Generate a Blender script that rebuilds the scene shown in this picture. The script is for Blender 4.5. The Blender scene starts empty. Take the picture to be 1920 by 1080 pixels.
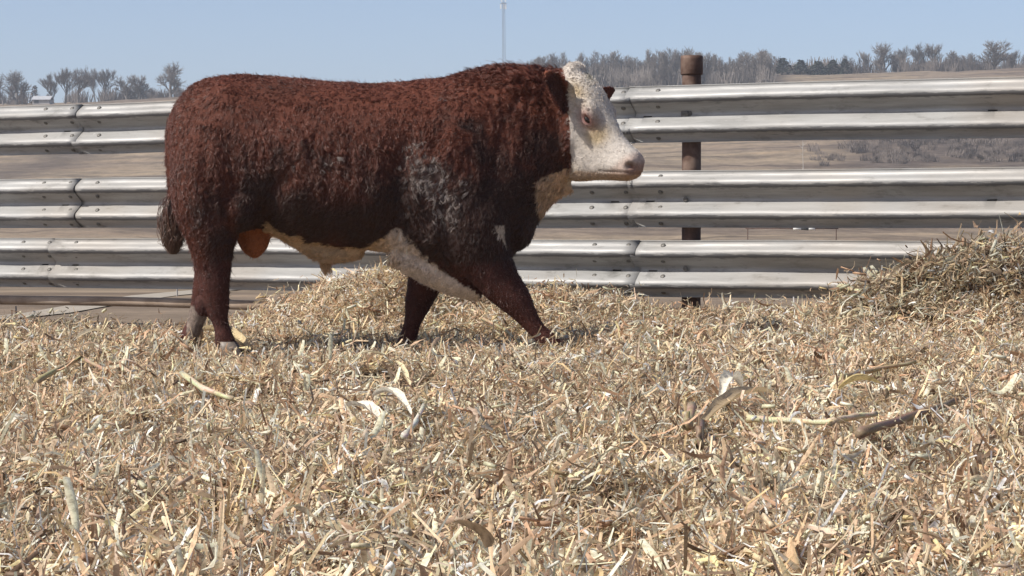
import bpy, bmesh, math, random
import numpy as np
from mathutils import Vector, Matrix, noise
from mathutils.kdtree import KDTree

# ------------------------------------------------------------------ camera, sky, sun, exposure
S = bpy.context.scene
F = 4200.0                                  # focal length in photo pixels (1920 wide)
H = 0.58                                    # lens height above the bedding
PITCH = math.atan(140.0 / F)
cam = bpy.data.cameras.new('camera'); camo = bpy.data.objects.new('camera', cam)
S.collection.objects.link(camo); S.camera = camo
cam.sensor_width = 36.0; cam.lens = 36.0 * F / 1920.0
cam.clip_start = 0.05; cam.clip_end = 6000
camo.location = (0, 0, H); camo.rotation_euler = (math.pi / 2 - PITCH, 0, 0)

SUN_TO = Vector((0.84, 0.42, -1.0)).normalized()     # direction the light travels
el = math.asin(-SUN_TO.z); az = math.atan2(-SUN_TO.x, -SUN_TO.y)   # azimuth of the sun, clockwise from +Y
w = bpy.data.worlds.new('World'); S.world = w; w.use_nodes = True
nt = w.node_tree
sky = nt.nodes.new('ShaderNodeTexSky'); sky.sky_type = 'NISHITA'; sky.sun_disc = False
sky.sun_elevation = el; sky.sun_rotation = az
sky.air_density = 0.56; sky.dust_density = 1.6; sky.ozone_density = 0.5; sky.altitude = 100
nt.links.new(sky.outputs[0], nt.nodes['Background'].inputs[0])
nt.nodes['Background'].inputs[1].default_value = 0.125
sl = bpy.data.lights.new('sun', 'SUN'); sl.energy = 4.6; sl.angle = math.radians(0.6); sl.color = (1.0, 0.95, 0.87)
slo = bpy.data.objects.new('sun', sl); S.collection.objects.link(slo)
slo.rotation_euler = (-SUN_TO).to_track_quat('Z', 'Y').to_euler()
S.view_settings.view_transform = 'Standard'; S.view_settings.look = 'None'
S.view_settings.exposure = 0.35; S.view_settings.gamma = 1.0; S.view_settings.use_curve_mapping = False
S.cycles.max_bounces = 6; S.cycles.volume_bounces = 0
try: S.cycles_curves.shape = 'RIBBONS'
except Exception: pass

rng = np.random.default_rng(7)
random.seed(7)

# ------------------------------------------------------------------ helpers
def at(px, py, Y):
    """photo pixel + world depth -> world point"""
    a = (px - 960.0) / F; b = (540.0 - py) / F
    dx = a; dy = math.cos(PITCH) + b * math.sin(PITCH); dz = -math.sin(PITCH) + b * math.cos(PITCH)
    k = Y / dy
    return Vector((dx * k, Y, H + dz * k))

def pix(P):
    """world points (n,3) -> photo pixels"""
    P = np.asarray(P, float)
    y = P[:, 1]; z = P[:, 2] - H
    d = y * math.cos(PITCH) - z * math.sin(PITCH)
    u = y * math.sin(PITCH) + z * math.cos(PITCH)
    return 960 + F * P[:, 0] / d, 540 - F * u / d

def mesh_np(name, V, faces, mat=None, parent=None, loc=(0, 0, 0), smooth=False, cols=None, uvs=None, colname='col'):
    """faces: (n,3) or (n,4) array or list of lists, vertices in world; local = world - loc"""
    me = bpy.data.meshes.new(name)
    V = np.asarray(V, np.float32) - np.asarray(loc, np.float32)
    if isinstance(faces, np.ndarray):
        n, k = faces.shape
        me.vertices.add(len(V)); me.vertices.foreach_set('co', V.ravel())
        me.loops.add(n * k); me.loops.foreach_set('vertex_index', faces.astype(np.int32).ravel())
        me.polygons.add(n); me.polygons.foreach_set('loop_start', np.arange(0, n * k, k, dtype=np.int32))
        me.update(calc_edges=True)
    else:
        me.from_pydata([tuple(map(float, v)) for v in V], [], faces); me.update()
    if cols is not None:
        a = me.color_attributes.new(colname, 'FLOAT_COLOR', 'POINT')
        c = np.ones((len(V), 4), np.float32); c[:, :3] = cols; a.data.foreach_set('color', c.ravel())
    if smooth: me.polygons.foreach_set('use_smooth', np.ones(len(me.polygons), bool))
    if mat: me.materials.append(mat)
    o = bpy.data.objects.new(name, me); S.collection.objects.link(o)
    if parent is not None: o.parent = parent
    else: o.location = loc
    return o

def tag(o, label=None, cat=None, group=None, kind=None):
    if label: o['label'] = label
    if cat: o['category'] = cat
    if group: o['group'] = group
    if kind: o['kind'] = kind
    return o

def empty(name, loc, label, cat, group=None):
    o = bpy.data.objects.new(name, None); S.collection.objects.link(o)
    o.location = loc; o.empty_display_size = 0.2
    return tag(o, label, cat, group)

class MB:
    """collects shapes; builds one mesh"""
    def __init__(s): s.v = []; s.f = []
    def tube(s, pts, rads, n=8, cap=True, up=None):
        b0 = len(s.v); pts = [Vector(p) for p in pts]
        for i, p in enumerate(pts):
            t = (pts[min(i + 1, len(pts) - 1)] - pts[max(i - 1, 0)]).normalized()
            a = Vector((0, 0, 1)) if abs(t.z) < 0.9 else Vector((1, 0, 0))
            u = t.cross(a).normalized(); v = t.cross(u).normalized()
            r = rads[i] if not isinstance(rads, (int, float)) else rads
            for k in range(n):
                th = 2 * math.pi * k / n
                s.v.append(p + u * math.cos(th) * r + v * math.sin(th) * r)
        for i in range(len(pts) - 1):
            for k in range(n):
                a = b0 + i * n + k; b = b0 + i * n + (k + 1) % n
                s.f.append((a, b, b + n, a + n))
        if cap:
            s.f.append(tuple(b0 + k for k in range(n))[::-1])
            s.f.append(tuple(b0 + (len(pts) - 1) * n + k for k in range(n)))
        return s
    def box(s, c, size, rot=None):
        b0 = len(s.v); c = Vector(c)
        for i in range(8):
            p = Vector(((i & 1) - .5, ((i >> 1) & 1) - .5, ((i >> 2) & 1) - .5))
            p = Vector((p.x * size[0], p.y * size[1], p.z * size[2]))
            if rot is not None: p = rot @ p
            s.v.append(c + p)
        for f in ((0, 2, 3, 1), (4, 5, 7, 6), (0, 1, 5, 4), (2, 6, 7, 3), (0, 4, 6, 2), (1, 3, 7, 5)):
            s.f.append(tuple(b0 + k for k in f))
        return s
    def quad(s, a, b, c, d):
        b0 = len(s.v); s.v += [Vector(a), Vector(b), Vector(c), Vector(d)]; s.f.append((b0, b0 + 1, b0 + 2, b0 + 3)); return s
    def build(s, name, mat, parent=None, loc=(0, 0, 0), smooth=False, cols=None):
        return mesh_np(name, np.array([tuple(p) for p in s.v]), [tuple(f) for f in s.f], mat, parent, loc, smooth, cols)

def hashn(ix, iy, seed):
    h = (ix.astype(np.int64) * 374761393 + iy.astype(np.int64) * 668265263 + seed * 1442695041) & 0xffffffff
    h = ((h ^ (h >> 13)) * 1274126177) & 0xffffffff
    return ((h ^ (h >> 16)) & 0xffff) / 65535.0

def vnoise(x, y, seed=0):
    """value noise, -1..1, vectorised"""
    x = np.asarray(x, float); y = np.asarray(y, float)
    ix = np.floor(x); iy = np.floor(y); fx = x - ix; fy = y - iy
    fx = fx * fx * (3 - 2 * fx); fy = fy * fy * (3 - 2 * fy)
    a = hashn(ix, iy, seed); b = hashn(ix + 1, iy, seed); c = hashn(ix, iy + 1, seed); d = hashn(ix + 1, iy + 1, seed)
    return ((a * (1 - fx) + b * fx) * (1 - fy) + (c * (1 - fx) + d * fx) * fy) * 2 - 1

def fbm(x, y, seed=0, oct=4):
    r = 0; a = 0.5
    for i in range(oct):
        r = r + a * vnoise(np.asarray(x) * 2 ** i, np.asarray(y) * 2 ** i, seed + i * 17); a *= 0.5
    return r

def sstep(a, b, x):
    t = np.clip((np.asarray(x, float) - a) / (b - a), 0, 1); return t * t * (3 - 2 * t)

# ------------------------------------------------------------------ materials
def newmat(name):
    m = bpy.data.materials.new(name); m.use_nodes = True
    return m, m.node_tree, m.node_tree.nodes['Principled BSDF']

def noise_node(nt, scale, detail=5, rough=0.6, coord='Object', vec=None, stretch=None):
    tc = nt.nodes.new('ShaderNodeTexCoord'); n = nt.nodes.new('ShaderNodeTexNoise')
    n.inputs['Scale'].default_value = scale; n.inputs['Detail'].default_value = detail; n.inputs['Roughness'].default_value = rough
    src = tc.outputs[coord]
    if stretch:
        mp = nt.nodes.new('ShaderNodeMapping'); mp.inputs['Scale'].default_value = stretch
        nt.links.new(src, mp.inputs[0]); src = mp.outputs[0]
    nt.links.new(src, n.inputs['Vector'])
    return n

def ramp(nt, src, stops, interp='LINEAR'):
    r = nt.nodes.new('ShaderNodeValToRGB'); r.color_ramp.interpolation = interp
    el = r.color_ramp.elements
    while len(el) < len(stops): el.new(0.5)
    for e, (p, c) in zip(el, stops):
        e.position = p; e.color = (*c, 1) if not isinstance(c, (int, float)) else (c, c, c, 1)
    nt.links.new(src, r.inputs[0]); return r

def mix(nt, fac, a, b, mode='MIX'):
    m = nt.nodes.new('ShaderNodeMix'); m.data_type = 'RGBA'; m.blend_type = mode
    for s, v in ((0, fac), (6, a), (7, b)):
        if isinstance(v, (int, float)): m.inputs[s].default_value = v
        elif isinstance(v, tuple): m.inputs[s].default_value = (*v, 1)
        else: nt.links.new(v, m.inputs[s])
    return m.outputs[2]

def bump(nt, src, strength, dist, bsdf):
    b = nt.nodes.new('ShaderNodeBump'); b.inputs['Strength'].default_value = strength; b.inputs['Distance'].default_value = dist
    nt.links.new(src, b.inputs['Height']); nt.links.new(b.outputs[0], bsdf.inputs['Normal'])

def simple(name, stops, scale=8, rough=0.8, metal=0.0, bstr=0.3, bdist=0.003, stretch=None):
    m, nt, p = newmat(name)
    n = noise_node(nt, scale, stretch=stretch)
    nt.links.new(ramp(nt, n.outputs[0], stops).outputs[0], p.inputs['Base Color'])
    p.inputs['Roughness'].default_value = rough; p.inputs['Metallic'].default_value = metal
    bump(nt, n.outputs[0], bstr, bdist, p)
    return m

def attr_mat(name, rough=0.7, spec=0.3, transl=0.0, vary=0.0):
    m, nt, p = newmat(name)
    a = nt.nodes.new('ShaderNodeAttribute'); a.attribute_name = 'col'
    col = a.outputs['Color']
    if vary:
        oi = nt.nodes.new('ShaderNodeObjectInfo'); r = ramp(nt, oi.outputs['Random'], [(0, (1 - vary,) * 3), (1, (1 + vary * .35,) * 3)])
        col = mix(nt, 1.0, col, r.outputs[0], 'MULTIPLY')
    ns = noise_node(nt, 150, 4, 0.7, stretch=(.45, 1.0, 1.0))
    col = mix(nt, 1.0, ramp(nt, ns.outputs[0], [(0.30, (0.52, 0.48, 0.44)), (0.50, (0.98, 0.97, 0.96)), (0.68, (1.12, 1.12, 1.12))]).outputs[0], col, 'MULTIPLY') if vary == 0 else mix(nt, 1.0, col, ramp(nt, ns.outputs[0], [(0.30, (0.52, 0.48, 0.44)), (0.50, (0.98, 0.97, 0.96)), (0.68, (1.12, 1.12, 1.12))]).outputs[0], 'MULTIPLY')
    nt.links.new(col, p.inputs['Base Color'])
    p.inputs['Roughness'].default_value = rough; p.inputs['Specular IOR Level'].default_value = spec
    if transl:
        tr = nt.nodes.new('ShaderNodeBsdfTranslucent'); nt.links.new(col, tr.inputs[0])
        mx = nt.nodes.new('ShaderNodeMixShader'); mx.inputs[0].default_value = transl
        nt.links.new(p.outputs[0], mx.inputs[1]); nt.links.new(tr.outputs[0], mx.inputs[2])
        nt.links.new(mx.outputs[0], nt.nodes['Material Output'].inputs[0])
    return m

# galvanised steel of the rails: chalky zinc, tan dust where dirt collects, dark rub marks
def rail_material():
    m, nt, p = newmat('weathered_galvanised_steel')
    n1 = noise_node(nt, 3.0, 6, 0.65, stretch=(0.6, 0.6, 8))
    n2 = noise_node(nt, 22, 7, 0.75, stretch=(0.35, 0.35, 2.6))
    n3 = noise_node(nt, 1.1, 3, 0.5)
    base = ramp(nt, n1.outputs[0], [(0.28, (0.21, 0.207, 0.198)), (0.48, (0.29, 0.286, 0.277)), (0.68, (0.36, 0.357, 0.347))]).outputs[0]
    dust = ramp(nt, n3.outputs[0], [(0.45, 0.0), (0.68, 0.38)]).outputs[0]
    base = mix(nt, dust, base, (0.29, 0.235, 0.18))
    n5 = noise_node(nt, 9, 8, 0.78, stretch=(0.5, 0.5, 1.3)); n6 = noise_node(nt, 70, 5, 0.7, stretch=(0.25, 0.25, 1.0))
    base = mix(nt, 1.0, base, ramp(nt, n5.outputs[0], [(0.30, (0.60, 0.59, 0.57)), (0.44, (0.97, 0.97, 0.97)), (0.60, (1.0, 1.0, 1.0)), (0.74, (1.18, 1.18, 1.17))]).outputs[0], 'MULTIPLY')
    base = mix(nt, ramp(nt, n6.outputs[0], [(0.66, 0.0), (0.73, 0.6)]).outputs[0], base, (0.10, 0.085, 0.07))
    base = mix(nt, ramp(nt, n6.outputs[0], [(0.27, 0.55), (0.34, 0.0)]).outputs[0], base, (0.55, 0.54, 0.52))
    dk = ramp(nt, n2.outputs[0], [(0.30, 1.0), (0.40, 0.0)]).outputs[0]
    # rub marks gather on the crests where animals lean: crest mask stored on the mesh
    a = nt.nodes.new('ShaderNodeAttribute'); a.attribute_name = 'col'
    sep = nt.nodes.new('ShaderNodeSeparateColor'); nt.links.new(a.outputs['Color'], sep.inputs[0])
    thr = nt.nodes.new('ShaderNodeMath'); thr.operation = 'MULTIPLY_ADD'
    nt.links.new(sep.outputs[0], thr.inputs[0]); thr.inputs[1].default_value = 0.42; thr.inputs[2].default_value = 0.05
    sub = nt.nodes.new('ShaderNodeMath'); sub.operation = 'SUBTRACT'
    nt.links.new(n2.outputs[0], sub.inputs[0]); nt.links.new(thr.outputs[0], sub.inputs[1])
    dk = ramp(nt, sub.outputs[0], [(0.20, 0.85), (0.29, 0.0)]).outputs[0]
    base = mix(nt, dk, base, (0.10, 0.10, 0.105))
    nt.links.new(base, p.inputs['Base Color'])
    p.inputs['Metallic'].default_value = 0.08
    rr = ramp(nt, n1.outputs[0], [(0.3, 0.66), (0.7, 0.42)]).outputs[0]
    nt.links.new(rr, p.inputs['Roughness'])
    bump(nt, n2.outputs[0], 0.25, 0.002, p)
    return m
M = {}
M['rail'] = rail_material()
M['rust'] = simple('rusty_pipe_steel', [(0.3, (0.05, 0.028, 0.021)), (0.5, (0.105, 0.06, 0.044)), (0.7, (0.20, 0.14, 0.11))], 9, 0.75, 0.25, 0.4, 0.003)
M['bolt'] = simple('bolt_steel', [(0.3, (0.07, 0.065, 0.06)), (0.7, (0.19, 0.18, 0.165))], 60, 0.6, 0.4)
M['pipe'] = simple('dusty_pipe', [(0.3, (0.19, 0.135, 0.095)), (0.5, (0.31, 0.235, 0.175)), (0.7, (0.40, 0.32, 0.25))], 5, 0.85, 0.0, 0.3, 0.004)
M['bark'] = simple('grey_bark', [(0.3, (0.115, 0.10, 0.088)), (0.7, (0.24, 0.215, 0.195))], 0.8, 0.95)
M['twig'] = simple('bare_twigs', [(0.3, (0.125, 0.105, 0.095)), (0.7, (0.21, 0.185, 0.165))], 0.5, 0.95)
M['palebark'] = simple('pale_bark', [(0.3, (0.32, 0.30, 0.27)), (0.7, (0.5, 0.47, 0.43))], 0.8, 0.9)
M['evergreen'] = simple('evergreen_needles', [(0.3, (0.018, 0.024, 0.016)), (0.7, (0.042, 0.05, 0.034))], 0.6, 0.9)
M['cedar'] = simple('winter_cedar', [(0.3, (0.085, 0.06, 0.045)), (0.7, (0.16, 0.115, 0.09))], 0.6, 0.9)
M['brush'] = simple('winter_brush', [(0.3, (0.10, 0.08, 0.07)), (0.7, (0.18, 0.15, 0.13))], 0.3, 0.95)
M['white'] = simple('white_paint', [(0.3, (0.68, 0.68, 0.66)), (0.7, (0.8, 0.8, 0.78))], 3, 0.5)
M['tower'] = simple('tower_steel', [(0.3, (0.22, 0.24, 0.27)), (0.7, (0.32, 0.34, 0.37))], 1, 0.5, 0.3)
M['black'] = simple('black_band', [(0.3, (0.03, 0.03, 0.03)), (0.7, (0.06, 0.06, 0.06))], 3, 0.6)
M['siding'] = simple('grey_siding', [(0.3, (0.27, 0.25, 0.24)), (0.7, (0.36, 0.34, 0.32))], 1, 0.8)
M['roof'] = simple('pale_metal_roof', [(0.3, (0.34, 0.34, 0.35)), (0.7, (0.44, 0.44, 0.45))], 1, 0.5)
M['straw'] = attr_mat('dry_corn_stover', 0.6, 0.35, 0.30, 0.22)
M['straw_single'] = attr_mat('dry_corn_husk', 0.55, 0.4, 0.25, 0.0)

# ------------------------------------------------------------------ far terrain
FA = Vector((-3.31, 14.48)); FB = Vector((2.64, 11.54))
FD = (FB - FA).normalized()
def fence_y(x): return FA.y + (x - FA.x) * (FD.y / FD.x)

KY = np.array([-60, 12, 20, 40, 75, 120, 190, 280, 400, 520, 640, 720, 900, 2500], float)
KZ = np.array([-.25, -.13, -.22, -.75, -1.5, -2.2, -1.6, 2.0, 9.5, 20, 33, 37, 36, 30], float)
def terrain(x, y):
    x = np.asarray(x, float); y = np.asarray(y, float)
    z = np.interp(y, KY, KZ)
    a = np.where(y > 1, x / np.maximum(y, 1), 0)
    far = sstep(150, 680, y)
    z = z + far * np.clip(a + .22, -.3, .8) * 22                        # ridge climbs to the right
    z = z + sstep(120, 420, y) * 3.2 * fbm(x / 140, y / 170, 5, 3)
    z = z + sstep(14, 60, y) * 0.22 * fbm(x / 9, y / 14, 8, 3) * np.clip(y / 60, 0, 3)
    z = z + 0.006 * fbm(x / .9, y / .9, 3, 2) * (1 - sstep(20, 60, y))
    return z
ys = np.concatenate([np.linspace(-60, 8, 18), np.linspace(9, 20, 60), np.geomspace(20.4, 900, 190), np.geomspace(940, 2500, 8)])
us = np.linspace(-1, 1, 181); us = np.sign(us) * (0.55 * np.abs(us) + .45 * np.abs(us) ** 3)
U_, Y_ = np.meshgrid(us, ys); X_ = U_ * (30 + np.abs(Y_) * .75)
Z_ = terrain(X_, Y_)
V = np.stack([X_, Y_, Z_], -1).reshape(-1, 3)
nx, ny = len(us), len(ys)
ii, jj = np.meshgrid(np.arange(nx - 1), np.arange(ny - 1)); a = (jj * nx + ii).ravel()
Fq = np.stack([a, a + 1, a + nx + 1, a + nx], 1)
tpx_, tpy_ = pix(np.where(V[:, 1:2] > 5, V, np.array([0, 5., 0])))
cov = sstep(1500, 1640, tpx_ + 60 * fbm(V[:, 0] / 30, V[:, 1] / 30, 14, 3)) * sstep(180, 260, V[:, 1]) * (1 - sstep(470, 520, V[:, 1])) * (.75 + .5 * fbm(V[:, 0] / 9, V[:, 1] / 16, 15, 4))
hol = np.exp(-((V[:, 1] - (430 + (tpx_ - 200) * .35)) / 26) ** 2) * (1 - sstep(330, 420, tpx_))        # scrubby hollow at left
wood = sstep(960, 1000, tpx_) * (1 - sstep(1440, 1500, tpx_)) * sstep(575, 600, V[:, 1])
COV = np.clip(np.maximum(np.maximum(cov, .7 * hol), wood), 0, 1)
m, nt, p = newmat('winter_field')
g1 = noise_node(nt, 0.012, 5, 0.55, stretch=(1, 2.2, 1)); g2 = noise_node(nt, 0.35, 8, 0.7, stretch=(1, .6, 1)); g3 = noise_node(nt, 3.0, 6, 0.7)
g4 = noise_node(nt, 0.05, 6, 0.6, stretch=(.35, 3.0, 1))
c1 = ramp(nt, g1.outputs[0], [(0.34, (0.155, 0.12, 0.095)), (0.46, (0.235, 0.185, 0.14)), (0.56, (0.27, 0.215, 0.155)), (0.68, (0.185, 0.15, 0.12))]).outputs[0]
c2 = ramp(nt, g2.outputs[0], [(0.3, (0.55, 0.55, 0.55)), (0.7, (1.2, 1.18, 1.15))]).outputs[0]
c4 = ramp(nt, g4.outputs[0], [(0.36, (0.62, 0.60, 0.60)), (0.5, (1.0, 1.0, 1.0)), (0.66, (1.22, 1.17, 1.08))]).outputs[0]
cc = mix(nt, 1.0, c1, c2, 'MULTIPLY'); cc = mix(nt, 1.0, cc, c4, 'MULTIPLY')
cc = mix(nt, 1.0, cc, ramp(nt, g3.outputs[0], [(0.3, (0.75,) * 3), (0.7, (1.15,) * 3)]).outputs[0], 'MULTIPLY')
av = nt.nodes.new('ShaderNodeAttribute'); av.attribute_name = 'col'
g5 = noise_node(nt, 0.25, 8, 0.75)
brc = ramp(nt, g5.outputs[0], [(0.34, (0.035, 0.028, 0.025)), (0.5, (0.075, 0.06, 0.052)), (0.66, (0.15, 0.12, 0.10))]).outputs[0]
cc = mix(nt, av.outputs['Color'], cc, brc)
nt.links.new(cc, p.inputs['Base Color']); p.inputs['Roughness'].default_value = 0.95; p.inputs['Specular IOR Level'].default_value = 0.1
bump(nt, g3.outputs[0], 0.6, 0.03, p)
tag(mesh_np('ground', V, Fq, m, smooth=True, cols=np.repeat(COV[:, None], 3, 1)), 'winter pasture rising to the wooded ridge beyond the fence', kind='structure')

def hit(px, py, fn, y0=2.0, y1=900.0):
    d = at(px, py, 1.0) - Vector((0, 0, H)); prev = None
    for y in np.geomspace(y0, y1, 900):
        q = Vector((0, 0, H)) + d * y
        if q.z < float(fn(q.x, q.y)): return Vector((q.x, q.y, float(fn(q.x, q.y))))
    return Vector((q.x, q.y, float(fn(q.x, q.y))))

# pale gravel track beyond the fence at left
tr = [(-260, 618), (0, 598), (90, 588), (180, 572), (290, 555), (420, 543), (560, 536), (760, 530)]
L = []
for px, py in tr:
    L.append(hit(px, py, terrain, 11.5))
Vt = []; 
for i, q in enumerate(L):
    t = (L[min(i + 1, len(L) - 1)] - L[max(i - 1, 0)]); t.z = 0; t.normalize(); nrm = Vector((-t.y, t.x, 0))
    for s in (-1, -.33, .33, 1):
        w_ = 0.13 * q.y / 13
        r = q + nrm * w_ * s; Vt.append((r.x, r.y, float(terrain(r.x, r.y)) + 0.008))
ft = [(i * 4 + k, i * 4 + k + 1, i * 4 + k + 5, i * 4 + k + 4) for i in range(len(L) - 1) for k in range(3)]
M['gravel'] = simple('pale_gravel', [(0.3, (0.25, 0.215, 0.17)), (0.7, (0.36, 0.315, 0.255))], 6, 0.95)
tag(mesh_np('gravel_path', np.array(Vt), ft, M['gravel'], smooth=True), 'pale gravel track running beyond the fence at left', kind='structure')

# ------------------------------------------------------------------ bedding height field
def bed(x, y):
    x = np.asarray(x, float); y = np.asarray(y, float)
    z = 0.035 * fbm(x / 1.3, y / 1.3, 21, 3) + .045 * vnoise(x / .5, y / .62, 23) * (1 - sstep(8.6, 9.4, y))
    z = z + (.105 + .05 * vnoise(x / .2, y / .3, 29)) * 0.45 * sstep(.38, .65, x) * (1 - sstep(1.55, 1.9, x)) * np.exp(-((y - 9.55) / .38) ** 2)
    z = z + 0.062 * fbm(x / .27, y / .27, 31, 3) * (1 - .4 * sstep(8.5, 10, y)) + 0.022 * fbm(x / .10, y / .10, 51, 2) + .035 * np.clip(fbm(x / .38, y / .5, 57, 2), 0, 1) * (1 - sstep(8.3, 9.0, y))
    fy = fence_y(x)
    # mound behind the bull
    sx = np.where(x < -.6, .50, .62)
    z = z - .060 - .05 * sstep(-1.0, -1.6, x) * sstep(10.5, 11.5, y)
    z = z + .27 * np.exp(-((x + .60) / sx) ** 2 * .9) * np.exp(-((y - 11.85) / .55) ** 2)
    z = z + .09 * np.exp(-((x - .30) / .30) ** 2) * np.exp(-((y - 11.8) / .5) ** 2)
    z = z + .05 * np.exp(-((x - .85) / .45) ** 2) * np.exp(-((y - 11.7) / .4) ** 2)
    z = z - .050 * sstep(-1.65, -1.4, x) * (1 - sstep(.25, .45, x)) * sstep(8.3, 9.2, y) * (1 - sstep(10.6, 11.2, y))
    # heap at right
    sx2 = sstep(1.05, 2.35, x + .10 * vnoise(y * 2, x * 2, 9))
    yc = 10.75 - .20 * (x - 2.3)
    hy = np.exp(-(np.clip(yc - y, 0, 9) / .78) ** 2) * np.exp(-(np.clip(y - yc, 0, 9) / .5) ** 2)
    z = z + (.40 * sx2 ** .8) * hy * (1 + .25 * fbm(x / .22, y / .22, 77, 3))
    # low clumps along the left edge
    z = z + .05 * np.exp(-((x + 2.45) / .28) ** 2) * np.exp(-((y - 11.9) / .3) ** 2)
    z = z + .03 * np.exp(-((x + 1.85) / .35) ** 2) * np.exp(-((y - 11.9) / .3) ** 2)
    # hoof pits
    for hx, hy_, r, dpt in ((-.14, 5.05, .10, .07), (.30, 5.45, .10, .06), (-.58, 5.4, .08, .04), (1.72, 9.75, .16, .08), (1.48, 10.0, .12, .06), (-.50, 9.95, .22, .05), (2.05, 9.6, .12, .06), (.18, 9.9, .15, .03)):
        z = z - dpt * np.exp(-((x - hx) ** 2 + ((y - hy_) * .7) ** 2) / (r * r))
    # thins out before the fence
    edge = 12.15 - .35 * sstep(-1.1, -1.6, x) + .12 * fbm(x / .5, x * 0 + 3.3, 61, 3)
    edge = np.minimum(edge, fy - .45 + .5 * sstep(1.2, 2.2, x))
    z = z - .36 * sstep(edge - .10, edge + .55, y)
    return z

gx = np.arange(-5.2, 5.21, .035); gy = np.arange(1.2, 13.4, .04)
GX, GY = np.meshgrid(gx, gy); GZ = bed(GX, GY)
V = np.stack([GX, GY, GZ], -1).reshape(-1, 3); nx, ny = len(gx), len(gy)
ii, jj = np.meshgrid(np.arange(nx - 1), np.arange(ny - 1)); a = (jj * nx + ii).ravel()
Fq = np.stack([a, a + 1, a + nx + 1, a + nx], 1)
m, nt, p = newmat('trampled_bedding')
n1 = noise_node(nt, 60, 6, 0.7, stretch=(1, 1.8, 1)); n2 = noise_node(nt, 3, 4, 0.6)
c = ramp(nt, n1.outputs[0], [(0.3, (0.075, 0.05, 0.035)), (0.52, (0.19, 0.14, 0.10)), (0.68, (0.34, 0.27, 0.19))]).outputs[0]
c = mix(nt, 1.0, c, ramp(nt, n2.outputs[0], [(0.3, (0.6,) * 3), (0.7, (1.1,) * 3)]).outputs[0], 'MULTIPLY')
nt.links.new(c, p.inputs['Base Color']); p.inputs['Roughness'].default_value = 0.95
bump(nt, n1.outputs[0], 1.0, 0.012, p)
tag(mesh_np('bedding_floor', V, Fq, m, smooth=True), 'trampled straw coloured floor of the pen', kind='structure')

# ------------------------------------------------------------------ chopped corn stover
PAL = np.array([(.72, .56, .38), (.80, .66, .46), (.64, .47, .30), (.82, .74, .58), (.46, .30, .19), (.25, .175, .12),
                (.83, .79, .69), (.68, .52, .28), (.54, .42, .32), (.46, .33, .22), (.70, .60, .48)])
PAL = PAL * .92 + PAL.mean(1, keepdims=True) * .08; PAL = (PAL * np.array([1.08, 1.03, .98])).clip(0, .84)      # sun bleached
PW = np.array([.16, .15, .14, .11, .10, .08, .09, .06, .06, .04, .03]); PW = PW / PW.sum()

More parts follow.
